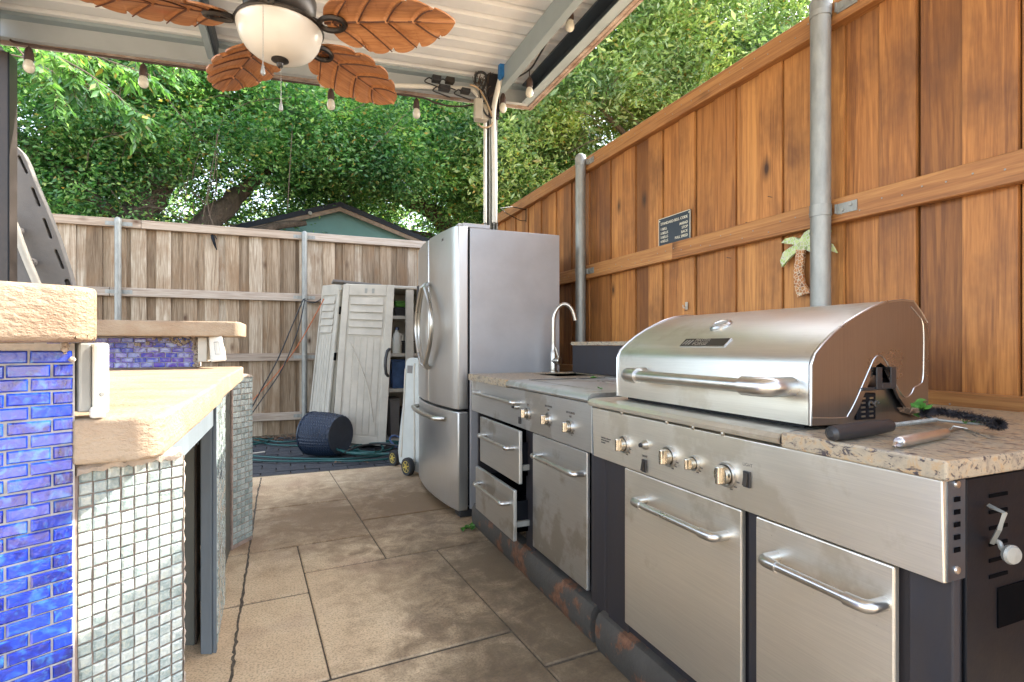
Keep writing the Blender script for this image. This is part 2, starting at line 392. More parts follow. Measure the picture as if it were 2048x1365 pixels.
MT['hose'] = plain('teal_hose', (.008,.075,.07), .45, 0, .3, 8, .1, 60)
MT['cord_k'] = plain('black_cord', (.012,.012,.013), .5, 0, .2, 20, 0)
MT['cord_o'] = plain('orange_cord', (.50,.14,.05), .5, 0, .2, 20, 0)
MT['cord_t'] = plain('tan_cord', (.42,.30,.18), .5, 0, .2, 20, 0)
MT['yellow'] = plain('yellow_plastic', (.45,.33,.05), .5, 0, .2, 20, .1, 60)
MT['rubber'] = plain('tyre_rubber', (.015,.015,.016), .7, 0, .3, 20, .2, 60)
MT['paver'] = plain('dark_paver', (.055,.058,.066), .9, 0, .35, 30, .9, 220, c2=(.03,.032,.038), bdist=.003)
MT['soil'] = plain('soil', (.10,.07,.045), .95, 0, .6, 12, .8, 60, bdist=.01)
MT['crack'] = plain('joint_dirt', (.13,.105,.078), .95, 0, .6, 60, .6, 90)
MT['floor'] = floor_mat('stamped_concrete')
MT['sign'] = plain('sign_face', (.035,.045,.06), .4, 0, .15, 10, .05, 60)
MT['gold'] = plain('sign_lettering', (.78,.72,.56), .5, 0, .1, 10, 0)
MT['ink'] = plain('printed_ink', (.10,.085,.07), .6, 0, .1, 10, 0)
MT['bark'] = plain('bark', (.12,.085,.06), .95, 0, .6, 12, 1.0, 30, (1,1,.4), bdist=.03)
MT['twig'] = plain('twig_bark', (.13,.09,.06), .9, 0, .4, 12, .3, 30)
MT['leaf_g'] = plain('green_leaf', (.08,.25,.03), .5, 0, .4, 60, .2, 60)
MT['leaf_dry'] = plain('dry_leaf', (.25,.15,.09), .8, 0, .5, 90, .4, 90)
MT['clear_blue'] = plain('blue_box_plastic', (.05,.10,.22), .3, 0, .4, 10, .1, 60)
def mosaic_mat(name, a, b, grout, scale):
    m, n, l, p = _new(name); co = _coord(n, l, (1,1,1))
    v = n.new('ShaderNodeTexVoronoi'); v.inputs['Scale'].default_value = scale; l.new(co, v.inputs['Vector'])
    e = n.new('ShaderNodeTexVoronoi'); e.feature = 'DISTANCE_TO_EDGE'; e.inputs['Scale'].default_value = scale; l.new(co, e.inputs['Vector'])
    bw = n.new('ShaderNodeSeparateColor'); l.new(v.outputs['Color'], bw.inputs[0])
    c = _ramp(n, l, bw.outputs[0], [(.2, a), (.7, b), (.95, tuple(x*.5 for x in a))])
    ef = _ramp(n, l, e.outputs['Distance'], [(.04, (0,0,0)), (.09, (1,1,1))])
    l.new(_mix(n, l, ef, grout, c), p.inputs['Base Color']); p.inputs['Roughness'].default_value = .3
    l.new(_bump(n, l, ef, .5, .002), p.inputs['Normal']); return m
MT['palm_g'] = mosaic_mat('green_chips', (.36,.50,.13), (.56,.62,.30), (.55,.55,.42), 60)
MT['palm_b'] = mosaic_mat('brown_chips', (.38,.13,.03), (.50,.21,.05), (.62,.50,.35), 70)
# ================================================================== GROUND, PATIO, PAVERS
g = M(); g.box(-60, 60, -60, 90, -.6, -.06)
obj('ground', g, MT['soil'], kind='structure')
dk = M().box(-14, -2.25, -12, 4.83, -.07, -.012).box(-2.249, 9, -12, -2.42, -.07, -.012).box(2.62, 9, -2.419, 4.83, -.07, -.03)
obj('bounce_deck', dk, MT['floor'], kind='structure')  # unseen concrete deck, added to bounce warm sunlight under the roof and into steel
patio = root('patio_floor', None, None, (0,0,0)); patio['kind'] = 'structure'
sub = M().box(-2.24, 2.6, -2.4, 4.83, -.058, -.006); obj('bedding', sub, MT['crack'], patio)
TH = R(4); c4, s4 = math.cos(TH), math.sin(TH)
def fr(u, v): return (u*c4 - v*s4, u*s4 + v*c4)
slabs = [(.245,.90,1.81,2.71),(.90,2.55,1.56,2.71),(.90,2.55,.2,1.56),(.1,.9,.55,1.81),(-.85,.245,1.81,2.49),(-.85,.245,2.49,3.09),
 (.245,.635,2.71,3.09),(.635,2.55,2.71,3.36),(-.85,.635,3.09,3.87),(.635,2.55,3.36,9),(-.85,.635,3.87,9),
 (-.85,.1,.55,1.81),(-.85,2.55,-1.0,.2),(.1,.9,.2,.55),(-.85,.1,.2,.55),(-2.2,-.85,.2,1.4),(-2.2,-.85,1.4,2.5),(-2.2,-.85,2.5,3.6),(-2.2,-.85,3.6,9),(-.85,2.55,-2.4,-1.0),(-2.2,-.85,-2.4,.2)]
gp = .0045
for (u0,u1,v0,v1) in slabs:
    u0 += gp*.65; u1 -= gp*.65; v0 += gp*1.7; v1 -= gp*1.7
    tops = []
    for (u, v) in ((u0,v0),(u1,v0),(u1,v1),(u0,v1)):
        if v > 8: v = (4.83 - u*s4)/c4
        x, y = fr(u, v); tops.append((x, y, 0))
    m = M().prism([(x, y, -.012) for x, y, _ in tops], (0,0,.012))
    obj('slab', m, MT['floor'], patio, bevel=.004, seg=1)
edge = M().box(-2.6, 2.4, 4.834, 4.86, -.06, -.002); obj('slab_edge', edge, MT['crack'], patio)
# dirt filled crack running along the bar
cr = M(); pts = [W(523,956,z=0), W(515,990,z=0), W(508,1035,z=0), W(497,1110,z=0), W(485,1194,z=0), W(472,1280,z=0), W(461,1365,z=0), Vector((-.17,1.3,0)), Vector((-.19,.6,0))]
pp = smooth_path(pts, 14); vs = []; fs = []
for i, p in enumerate(pp):
    w = .0035 + .0035*random.random(); j = random.uniform(-.003,.003)
    vs += [(p.x-w+j, p.y, .002), (p.x+w+j, p.y, .002)]
    if i: fs.append((2*i-2, 2*i-1, 2*i+1, 2*i))
obj('crack_joint', M().add(vs, fs), MT['crack'], patio)
# pavers
pave = root('paver_area', None, None, (0,0,0)); pave['kind'] = 'structure'
obj('bedding', M().box(-2.6, 2.0, 4.865, 6.86, -.058, -.03), MT['crack'], pave)
pw, ph = .235, .158
pm = M().box(-pw/2+.005, pw/2-.005, -ph/2+.005, ph/2-.005, -.035, 0).mesh('paver'); finish(pm, MT['paver'], False)
rw = 0; y = 4.87 + ph/2
while y < 6.85:
    x = -1.3 + (rw % 2)*pw/2
    while x < 1.9:
        o = piece('paver', pm, Matrix.Translation((x, y, -.012 + random.uniform(-.005,.003))) @ Matrix.Rotation(random.uniform(-.015,.015), 4, 'Z') @ Matrix.Rotation(random.uniform(-.01,.01), 4, 'X'), pave)
        x += pw
    y += ph; rw += 1
# litter strip at the foot of the back fence
lit = M()
for i in range(500):
    x = random.uniform(-1.4, 1.0); yy = 6.82 - abs(random.gauss(0, .16)); s_ = random.uniform(.012,.04); a = random.uniform(0,6.28)
    dx, dy = math.cos(a)*s_, math.sin(a)*s_
    z0 = random.uniform(0,.02)
    lit.add([(x-dx,yy-dy,z0),(x+dy*.4,yy-dx*.4,z0+.012),(x+dx,yy+dy,z0+.004),(x-dy*.4,yy+dx*.4,z0+.01)], [(0,1,2),(0,2,3)])
obj('leaf_litter', lit, MT['leaf_dry'], label='dry brown leaf litter along the foot of the weathered back fence', cat='leaf litter', kind='stuff')

# ================================================================== RIGHT FENCE (stained cedar)
XF = 2.0
rf = root('wooden_fence', 'tall honey-stained cedar board fence behind the grill island', 'fence', (XF, 0, 0))
by = -1.2; bi = 0; bms = {}
while by < 6.88:
    wd = random.choice([.128, .138, .146, .138])
    if wd not in bms:
        me = M().box(0, .017, -wd/2+.0015, wd/2-.0015, 0.04, 2.385).mesh('board'); finish(me, MT['cedar'], False); bms[wd] = me
    piece('board', bms[wd], Matrix.Translation((XF + (.002 if bi % 2 else .011) + random.uniform(-.001,.001), by + wd/2, random.uniform(-.004,.004))), rf)
    if bi % 2 == 0:
        by += wd + random.choice([.002,.004,.009])
    else: by += wd + random.choice([.0,.001,.004])
    bi += 1
obj('backing_board', M().box(XF+.034, XF+.05, -1.2, 6.88, .04, 2.36), MT['cedar'], rf)
def rail_seg(z0, z1, breaks, mat, name='rail', x0=XF-.038, x1=XF-.001):
    for a, b in zip(breaks[:-1], breaks[1:]):
        obj(name, M().box(x0, x1, a+.001, b-.001, z0, z1), mat, rf, bevel=.003, seg=1)
rail_seg(2.335, 2.43, [-1.2, 1.49, 3.36, 6.88], MT['cedar_y'], 'top_rail', XF-.038, XF+.03)
rail_seg(1.556, 1.65, [-1.2, 2.42, 6.88], MT['cedar_y'])
rail_seg(.835, .928, [-1.2, 1.49, 6.88], MT['cedar_y'])
rail_seg(.16, .25, [-1.2, 1.49, 6.88], MT['cedar_y'])
def fence_post(root_, cx, cy, r, z1, brackets, side=(0,-1), n=24):
    m = M(); m.lathe([(r, 0), (r, z1-.02)], (cx, cy, 0), n=n)
    po = obj('post', m, MT['galv'], root_, smooth=True)
    cp = M().lathe([(r*1.08, z1-.055), (r*1.1, z1-.02), (r*.9, z1), (r*.45, z1+.012), (.001, z1+.014)], (cx, cy, 0), n=n)
    obj('post_cap', cp, MT['galv'], po, smooth=True)
    for zb in brackets:
        b = M().lathe([(r*1.07, zb-.022), (r*1.07, zb+.022)], (cx, cy, 0), n=n)
        dx, dy = side
        if dy:   # plate runs along y, on the fence side
            xx = XF - .039 - .004
            b.box(xx, xx+.004, cy-r-.085, cy-r-.005, zb-.02, zb+.02)
            b.box(cx+r*.6, xx+.003, cy-r-.012, cy-r-.006, zb-.018, zb+.018)
            for k in (.03, .062): b.lathe([(.007, 0), (.006, .006), (.001,.007)], (xx, cy-r-k, zb + (.006 if k > .05 else -.006)), (-1,0,0), 8)
        else:
            yy = cy + r + .0
            b.box(cx-r-.09, cx+r+.09, yy, yy+.004, zb-.02, zb+.02)
            for k in (-1, 1): b.lathe([(.006,0),(.005,.006),(.001,.007)], (cx+k*(r+.05), yy, zb), (0,-1,0), 8)
        obj('bracket', b, MT['galv'], po, smooth=True)
p1 = W(1641, 400, x=1.922); p2 = W(1161, 500, x=1.922)
for p in (p1, p2): fence_post(rf, p.x, p.y, .0365, 2.44, [2.385, 1.605, .885])
nh = M()
for k in range(46):
    for zz in (2.38, 1.60, .88):
        for dd in (.03, .10):
            yy = -.6 + k*.142 + dd + random.uniform(-.008,.008); z0 = zz + random.uniform(-.02,.02)
            nh.lathe([(.0032,0),(.0025,.0015)], (XF-.0385, yy, z0), (-1,0,0), 6)
obj('nail_heads', nh, MT['galv'], rf, kind='stuff')
nl = M()
for px, py in ((1500,447),(1462,517),(1375,622),(1545,395)):
    q = W(px, py, x=XF-.002); nl.tube([q, q+Vector((-.02,.008,.004))], .0015, 5)
obj('nail', nl, MT['rust'], rf)

# plaque
pq = root('bell_code_plaque', 'small dark plaque lettered STANDARD BELL CODE resting on the fence rail', 'sign', (XF-.01, 2.45, 1.652))
yl, yr = W(1318,440,x=XF-.01).y, W(1381,430,x=XF-.01).y
xs_ = XF-.012
obj('plate', M().box(xs_, xs_+.008, yr, yl, 1.652, 1.812), MT['sign'], pq, bevel=.001, seg=1)
bd = M()
for a in ((yr,yr+.003,1.652,1.812),(yl-.003,yl,1.652,1.812),(yr,yl,1.652,1.655),(yr,yl,1.809,1.812)): bd.box(xs_-.001, xs_+.001, *a)
obj('border', bd, MT['gold'], pq)
R_, U_ = (0,-1,0), (0,0,1)
yc = (yl+yr)/2; wq = yl-yr
text('lettering', 'STANDARD BELL CODE', .0215, MT['gold'], pq, (xs_, yc, 1.772), R_, U_, 'CENTER')
for i, (a, b) in enumerate((('1 BELL','AHEAD'),('2 BELLS','STOP'),('3 BELLS','BACK'),('4 BELLS','FULL SPEED'))):
    z = 1.742 - i*.0235
    text('lettering', a, .0205, MT['gold'], pq, (xs_, yl-.018, z), R_, U_)
    text('lettering', b, .0205, MT['gold'], pq, (xs_, yr+.018, z), R_, U_, 'RIGHT')
sc = M()
for yy in (yr+.01, yl-.01): sc.lathe([(.004,0),(.003,.002)], (xs_, yy, 1.798), (-1,0,0), 8)
obj('screw', sc, MT['gold'], pq)

# palm mosaic
pa = root('palm_tree_plaque', 'mosaic palm tree plaque with green fronds on the fence behind the steel post', 'wall ornament', (1.98, 1.65, 1.28))
def wp(pts, x): return [W(px, py, x=x) for px, py in pts]
fr_ = [(1562,486),(1570,478),(1585,474),(1600,478),(1608,466),(1622,456),(1645,450),(1660,462),(1648,474),(1640,480),(1662,488),(1672,506),(1660,502),(1640,500),(1648,520),(1645,540),(1632,520),(1622,505),(1610,500),(1597,502),(1585,510),(1572,524),(1563,535),(1560,522),(1566,505),(1580,495),(1590,490),(1572,488)]
ext = Vector((.012,0,0))
obj('frond', M().prism(wp(fr_, 1.975), ext), MT['palm_g'], pa)
tk = [(1592,500),(1608,500),(1606,520),(1604,545),(1608,568),(1620,586),(1606,590),(1594,595),(1588,572),(1587,545),(1590,520)]
obj('trunk', M().prism(wp(tk, 1.972), ext), MT['palm_b'], pa)

# wire arm on the fence above the fridge
wa = M(); b0 = W(1052,432,x=1.99); wa.tube([W(1052,418,x=1.985), W(1052,445,x=1.985)], .004, 6); wa.tube([W(1052,420,x=1.98), W(1025,414,x=1.8), W(1000,417,x=1.65)], .004, 6); wa.tube(smooth_path([W(1052,441,x=1.98), W(1040,441,x=1.9), W(1015,428,x=1.75), W(1002,418,x=1.66)],4), .003, 6)
thing('wire_bracket', wa, MT['black'], 'thin black wire bracket arm on the cedar fence above the fridge', 'bracket', smooth=True)
hk = M(); q = W(1374,612,x=1.995); hk.box(q.x-.006,q.x,q.y-.008,q.y+.008,q.z-.02,q.z+.02); hk.tube([q+Vector((-.006,0,-.012)), q+Vector((-.025,0,-.012)), q+Vector((-.028,0,.004))], .003, 6)
thing('wall_hook', hk, MT['beige_pl'], 'small pale hook screwed to the cedar fence left of the grill lid', 'hook')

# ================================================================== BACK FENCE (weathered)
YB = 6.9
bf = root('weathered_fence', 'weathered grey board fence across the back with three rails', 'fence', (0, YB, 0))
bx = -3.4; bi = 0; bms = {}
while bx < 2.0:
    wd = random.choice([.14,.14,.13]) ; gap = random.choice([.045,.07,.085,.10,.12])
    for (w_, off, adv) in ((wd, .0, wd), (.14, .02, gap)):
        if w_ not in bms:
            me = M().box(-w_/2+.001, w_/2-.001, 0, .017, .02, 2.37).mesh('board'); finish(me, MT['grey_wood'], False); bms[w_] = me
        xc = bx + adv/2
        piece('board', bms[w_], Matrix.Translation((xc, YB+off+random.uniform(0,.003), random.uniform(-.01,.004))) @ Matrix.Rotation(random.uniform(-.002,.002), 4, 'Y'), bf)
        bx += adv
for i, (z0, z1) in enumerate(((2.335,2.425),(1.60,1.69),(.89,.98),(.19,.28))):
    brk = [-3.4, -1.78 if i else -1.5, .13, 1.97]
    for a, b in zip(brk[:-1], brk[1:]):
        obj('top_rail' if i == 0 else 'rail', M().box(a+.002, b-.002, YB-.04, YB-.001 if i else YB+.035, z0, z1), MT['grey_wood_x'], bf, bevel=.003, seg=1)
for px in (236, 609):
    q = W(px, 600, y=YB-.072); fence_post(bf, q.x, YB-.074, .031, 2.42, [2.37, 1.645, .935, .235], (1,0), 16)
# clip hung on the back fence
cl = M(); q = W(430,490,y=YB-.01); cl.tube([q+Vector((-.03,0,.11)), q+Vector((-.02,-.02,.07)), q+Vector((.0,-.02,.0)), q+Vector((.02,-.02,-.06))], [.012,.02,.014,.006], 8); cl.tube([q+Vector((-.04,-.01,.1)), q+Vector((.0,-.02,.1)), q+Vector((.02,-.02,.06))], .006, 6)
thing('black_clip', cl, MT['black'], 'small black clip hanging high on the weathered back fence', 'clip', smooth=True)
# cords on the back fence
def cord(name, px, r, mat, label, cat, n=6, grp='cables on the weathered fence'):
    pts = [W(a, b, **k) for a, b, k in px]
    return thing(name, M().tube(smooth_path(pts, n), r, 6), mat, label, cat, grp, smooth=True)
Y1 = dict(y=6.72)
cord('electric_cable', [(607,598,Y1),(585,650,Y1),(555,720,Y1),(525,775,Y1),(500,822,Y1),(480,850,Y1)], .008, MT['cord_k'], 'upper black cord sagging from the fence post down to the left', 'cord')
cord('electric_cable', [(610,597,Y1),(596,660,Y1),(566,735,Y1),(530,790,Y1),(498,835,Y1),(470,868,Y1)], .007, MT['cord_k'], 'lower black cord sagging from the fence post beside the orange one', 'cord')
cord('electric_cable', [(607,600,Y1),(625,606,Y1),(640,600,Y1),(648,590,Y1)], .007, MT['cord_k'], 'short black cord looped from fence post to plastic storage cabinet', 'cord')
cord('electric_cable', [(648,598,dict(y=6.4)),(620,650,dict(y=6.5)),(590,700,Y1),(550,752,Y1),(503,803,Y1),(480,822,Y1)], .006, MT['cord_o'], 'thin orange cord slanting across the weathered fence', 'cord')

# ================================================================== HOUSE BEHIND
hs = root('neighbour_shed', 'teal shed gable with dark roof seen over the back fence', 'shed', (.62, 9.0, 0))
pk = W(680,405,y=9); lf = W(465,452,y=9); rt_ = W(842,476,y=9)
sl = .335
xm, zt = pk.x, pk.z
obj('wall', M().prism([(xm-1.6,9.12,0),(xm+1.6,9.12,0),(xm+1.6,9.12,zt-.10-1.6*sl),(xm,9.12,zt-.10),(xm-1.6,9.12,zt-.10-1.6*sl)], (0,2.6,0)), MT['teal'], hs)
for sg in (-1,1):
    L_ = 1.95
    obj('roof', M().hexa([(xm,8.95,zt-.08),(xm+sg*L_,8.95,zt-.08-L_*sl),(xm+sg*L_,11.9,zt-.08-L_*sl),(xm,11.9,zt-.08),(xm,8.95,zt),(xm+sg*L_,8.95,zt-L_*sl),(xm+sg*L_,11.9,zt-L_*sl),(xm,11.9,zt)]), MT['shingle'], hs)
    obj('fascia', M().hexa([(xm,8.97,zt-.15),(xm+sg*L_,8.97,zt-.15-L_*sl),(xm+sg*L_,8.99,zt-.15-L_*sl),(xm,8.99,zt-.15),(xm,8.97,zt-.082),(xm+sg*L_,8.97,zt-.082-L_*sl),(xm+sg*L_,8.99,zt-.082-L_*sl),(xm,8.99,zt-.082)]), MT['fascia'], hs)
q = W(620,427,y=8.95); obj('lamp', M().lathe([(.035,0),(.03,.05),(.001,.06)], (q.x,8.97,q.z), (0,-1,0), 12), MT['galv'], hs, smooth=True)

# ================================================================== ROOF OF THE PATIO COVER
rc = root('patio_cover', 'flat metal patio roof with galvanised beams over the outdoor kitchen', 'patio roof', (0, 4.3, 0))
XL, XR, YBK, YFR = -1.72, 1.94, 4.30, -.6
def rz_(x): return 3.065 + .054*x       # underside of the perimeter beams
def slope_box(m, x0, x1, y0, y1, a, b):  # box following the roof fall
    return m.hexa([(x0,y0,rz_(x0)+a),(x1,y0,rz_(x1)+a),(x1,y1,rz_(x1)+a),(x0,y1,rz_(x0)+a),(x0,y0,rz_(x0)+b),(x1,y0,rz_(x1)+b),(x1,y1,rz_(x1)+b),(x0,y1,rz_(x0)+b)])
# ribbed pans
pit = .155; zr = .165
prof = [(0,0),(.098,0),(.108,.028),(.144,.028),(.1545,0)]
def pan(y0):
    vs = []
    for x in (XL-.05, XR+.05):
        for (dy, dz) in prof: vs.append((x, dy, rz_(x)+zr+dz))
    for x in (XL-.05, XR+.05):
        for (dy, dz) in prof: vs.append((x, dy, rz_(x)+zr+dz+.002))
    n_ = len(prof); fs = []
    for i in range(n_-1): fs += [(i, i+1, n_+i+1, n_+i), (2*n_+i, 3*n_+i, 3*n_+i+1, 2*n_+i+1)]
    fs += [(0,n_,3*n_,2*n_),(n_-1,3*n_-1,4*n_-1,2*n_-1)]
    return vs, fs
pme = M().add(*pan(0)).mesh('roof_pan'); finish(pme, MT['roof'], False)
y = YFR
while y < YBK - .02:
    piece('roof_pan', pme, Matrix.Translation((0, y, 0)), rc); y += pit
# back beam: web, bottom flange with lip, top flange
bb = M(); slope_box(bb, XL, XR, YBK-.004, YBK, .0, .165); slope_box(bb, XL, XR, YBK-.062, YBK-.004, .0, .004)
obj('back_beam', bb, MT['beam_lt'], rc)
bb = M(); slope_box(bb, XL, XR, YBK-.066, YBK-.004, .140, .163); obj('beam_flange', bb, MT['beam'], rc)
bb = M(); slope_box(bb, XL-.03, XR+.03, YBK+.001, YBK+.02, -.012, .2); slope_box(bb, XL-.03, XR+.03, YBK-.02, YBK+.0, -.013, -.001); obj('back_trim', bb, MT['trim'], rc)
bb = M(); slope_box(bb, XL, XR, YBK+.021, YBK+.12, .03, .034); slope_box(bb, XL, XR, YBK+.118, YBK+.122, .034, .15); obj('gutter', bb, MT['roof'], rc)
# right channel
def xw(px, py, z): return W(px, py, z=z).x
bb = M(); bb.box(XR-.105, XR, YFR, YBK-.07, rz_(XR)-.006, rz_(XR)); bb.box(XR-.004, XR, YFR, YBK, rz_(XR), rz_(XR)+.18)
obj('side_beam', bb, MT['beam'], rc)
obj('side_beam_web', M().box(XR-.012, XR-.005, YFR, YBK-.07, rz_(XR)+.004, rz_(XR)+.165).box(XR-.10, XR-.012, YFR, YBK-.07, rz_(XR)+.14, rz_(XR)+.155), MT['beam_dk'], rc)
obj('side_trim', M().box(XR+.001, XR+.02, YFR, YBK+.02, rz_(XR)-.016, rz_(XR)+.2).box(XR-.03, XR+.0, YFR, YBK+.02, rz_(XR)-.012, rz_(XR)-.007), MT['trim'], rc)
# purlin
px0 = 1.565
obj('purlin', M().box(px0, px0+.06, YFR, YBK-.2, rz_(px0)+.0, rz_(px0)+.16), MT['beam'], rc, bevel=.004, seg=1)
# middle beam and left beam
obj('middle_beam', M().box(-.535, -.495, YFR, YBK-.07, rz_(-.5)+.02, rz_(-.5)+.15), MT['beam'], rc, bevel=.003, seg=1)
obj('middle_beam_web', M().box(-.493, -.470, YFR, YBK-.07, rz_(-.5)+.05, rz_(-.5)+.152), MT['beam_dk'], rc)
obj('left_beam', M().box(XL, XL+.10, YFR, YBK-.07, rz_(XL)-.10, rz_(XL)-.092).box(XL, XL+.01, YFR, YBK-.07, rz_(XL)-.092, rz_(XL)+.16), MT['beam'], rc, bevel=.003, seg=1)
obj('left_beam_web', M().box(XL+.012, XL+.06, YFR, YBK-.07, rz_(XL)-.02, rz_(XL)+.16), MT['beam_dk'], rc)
# gusset plate with bolts at the left back corner
obj('gusset', M().box(XL+.062, XL+.068, YBK-.34, YBK-.07, rz_(XL)-.08, rz_(XL)+.15), MT['beam_dk'], rc)
bl = M()
for a in (.12,.20,.28):
    for b in (.0,.09): bl.lathe([(.009,0),(.007,.006)], (XL+.068, YBK-a, rz_(XL)+b), (1,0,0), 8)
obj('bolt', bl, MT['galv'], rc, kind='stuff')
# left post
q = W(12, 300, y=4.25)
x0 = W(-30,300,y=4.22).x; x1 = W(23,300,y=4.22).x
obj('post', M().box(x0, x1, 4.19, 4.30, 0, rz_(XL)-.105), MT['post_dk'], rc, bevel=.004, label='dark brown steel post at the left')
obj('post_edge', M().box(x1-.006, x1+.0015, 4.186, 4.191, 0, rz_(XL)-.11), MT['black'], rc)
# strut-channel post behind the fridge
xa, xb = W(968,300,y=4.25).x, W(991,300,y=4.25).x
sp = M().box(xa, xa+.008, 4.2, 4.26, 0, 3.13).box(xb-.008, xb, 4.2, 4.26, 0, 3.13).box(xa+.009, xb-.009, 4.25, 4.258, 0, 3.13)
sp.box(xa+.03, xa+.036, 4.2, 4.249, 0, 3.13).box(xb-.036, xb-.03, 4.2, 4.249, 0, 3.13)
obj('post', sp, MT['galv'], rc, label='slim galvanised channel post behind the fridge')
xa2, xb2 = W(974,200,y=4.17).x, W(996,200,y=4.17).x
obj('post_sleeve', M().box(xa2, xb2, 4.13, 4.195, W(980,232,y=4.16).z, W(980,148,y=4.16).z), MT['black_panel'], rc, bevel=.006)

# conduits, boxes and cords on the post
cd = M(); YC = dict(y=4.16)
cd.tube(smooth_path([W(640,170,**YC), W(800,172,**YC), W(930,178,**YC), W(950,185,**YC), W(962,205,**YC), W(968,228,**YC)], 6), .018, 10)
thing('conduit_pipe', cd, MT['white_pl'], 'white conduit running along the back beam to the junction box', 'conduit', 'white conduits on the patio cover', smooth=True)
cd = M().tube(smooth_path([W(1001,158,y=4.0), W(994,185,y=4.05), W(988,215,y=4.07), W(987,250,y=4.08), W(989,350,y=4.1), W(989,446,y=4.1)], 6), .021, 10)
thing('conduit_pipe', cd, MT['white_pl'], 'thick white conduit down the right of the galvanised post', 'conduit', 'white conduits on the patio cover', smooth=True)
cd = M().tube([W(970,245,**YC), W(970,446,**YC)], .013, 10)
thing('conduit_pipe', cd, MT['white_pl'], 'thin white conduit dropping below the junction box', 'conduit', 'white conduits on the patio cover', smooth=True)
jb = root('junction_box', 'weatherproof beige junction box on the galvanised post', 'junction box', W(960,247,y=4.1))
a, b = W(951,208,y=4.12), W(975,244,y=4.12)
obj('housing', M().box(a.x, b.x, 4.09, 4.17, b.z, a.z), MT['beige_pl'], jb, bevel=.006)
obj('cover', M().hexa([(a.x-.03,4.04,b.z-.02),(a.x+.03,4.02,b.z-.02),(a.x+.03,4.085,b.z-.02),(a.x-.03,4.085,b.z-.02),(a.x-.03,4.04,a.z+.01),(a.x+.03,4.02,a.z+.01),(a.x+.03,4.085,a.z+.01),(a.x-.03,4.085,a.z+.01)]), MT['beige_pl'], jb, bevel=.006)
tp = M(); c_ = [W(996,131,y=4.0), W(1004,129,y=4.0), W(1015,133,y=4.0), W(1017,142,y=4.0), W(1012,150,y=4.0), W(999,164,y=4.0), W(995,158,y=4.0)]
tp.prism(c_, (0,-.04,0)); thing('blue_tape', tp, MT['tape'], 'wad of blue tape wrapped on the conduit end at the post top', 'tape', bevel=.006)
for i, (px, py, w_, h_) in enumerate(((872,160,17,11),(899,163,17,10),(888,178,22,9),(930,184,18,8))):
    q = W(px, py, y=4.13); s_ = 4.3/F
    ad = root('plug_adapter', ['left black power adapter sitting on the back beam conduit','right black power adapter with pale label on the conduit','black power adapter hanging below the conduit','small black adapter tucked below the conduit by the post'][i], 'power adapter', q, 0, 'power adapters on the beam')
    obj('housing', M().box(q.x-w_*s_/2, q.x+w_*s_/2, 4.09, 4.15, q.z-h_*s_/2, q.z+h_*s_/2), MT['black_plastic' if i != 1 else 'bronze'], ad, bevel=.004)
    obj('cord', M().tube(smooth_path([q+Vector((-w_*s_/2,0,0)), q+Vector((-.06,-.01,.0)), q+Vector((-.09,0,-.03)), q+Vector((-.03,-.01,-.05)), q+Vector((.05,0,-.06))], 5), .005, 6), MT['cord_k'], ad, smooth=True)
K = dict(y=4.07)
def c2_(name, pts, r, mat, label):
    thing(name, M().tube(smooth_path([W(a, b, **K) for a, b in pts], 6), r, 6), mat, label, 'cable', 'cables on the channel post', smooth=True)
c2_('black_cable', [(950,168),(952,150),(962,145),(971,150),(971,165),(965,180)], .010, MT['cord_k'], 'thick black cable looped at the top of the post')
c2_('tan_cable', [(940,170),(955,176),(968,195),(980,222),(986,243),(978,254),(965,255),(955,248)], .008, MT['cord_t'], 'tan cable curling down and round the post')
c2_('black_cable', [(958,175),(962,200),(966,218),(975,232),(990,238),(998,236)], .007, MT['cord_k'], 'black cable crossing the post below the sleeve')
c2_('black_cable', [(960,160),(966,178),(974,200),(986,225),(996,240)], .008, MT['cord_k'], 'dark twisted cable running down the left side of the sleeve')
tg = M(); q = W(962,168,y=4.12)
for i in range(40):
    a = q + Vector((random.gauss(0,.03), random.gauss(0,.012), random.gauss(.0,.06))); b = a + Vector((random.uniform(-.04,.04), random.uniform(-.02,.02), random.uniform(-.07,.07))); c = b + Vector((random.uniform(-.03,.03), random.uniform(-.02,.02), random.uniform(-.05,.05)))
    tg.tube(smooth_path([a,b,c],3), .0028, 4)
thing('wire_tangle', tg, MT['twig'], 'tangle of thin brown wires bunched at the post top', 'wires')

# string lights
sl_ = root('string_lights', 'string of small pale bulbs on a dark cord along the roof edge', 'string lights', (0, 4.2, 3.0))
bp = [(58,92,4.22),(287,126,4.22),(662,176,4.22),(833,196,4.22),(1006,186,4.1)]
pts = [W(20,80,y=4.22)] + [W(px, py-2, y=yy) for px, py, yy in bp[:4]] + [W(870,206,y=4.2), W(905,213,y=4.2), W(940,211,y=4.2), W(965,204,y=4.2), W(985,190,y=4.12), W(1006,172,y=4.1)]
obj('cord', M().tube(smooth_path(pts, 6), .007, 6), MT['socket'], sl_, smooth=True)
b6 = W(1059,140,x=1.73); b7 = W(1140,2,x=1.73)
obj('cord', M().tube(smooth_path([W(1006,168,y=4.1), W(1025,160,x=1.70), b6, W(1078,112,x=1.72), W(1105,65,x=1.72), W(1128,25,x=1.71), W(1140,-5,x=1.70), W(1165,-60,x=1.7)], 6), .007, 6), MT['cord_k'], sl_, smooth=True)
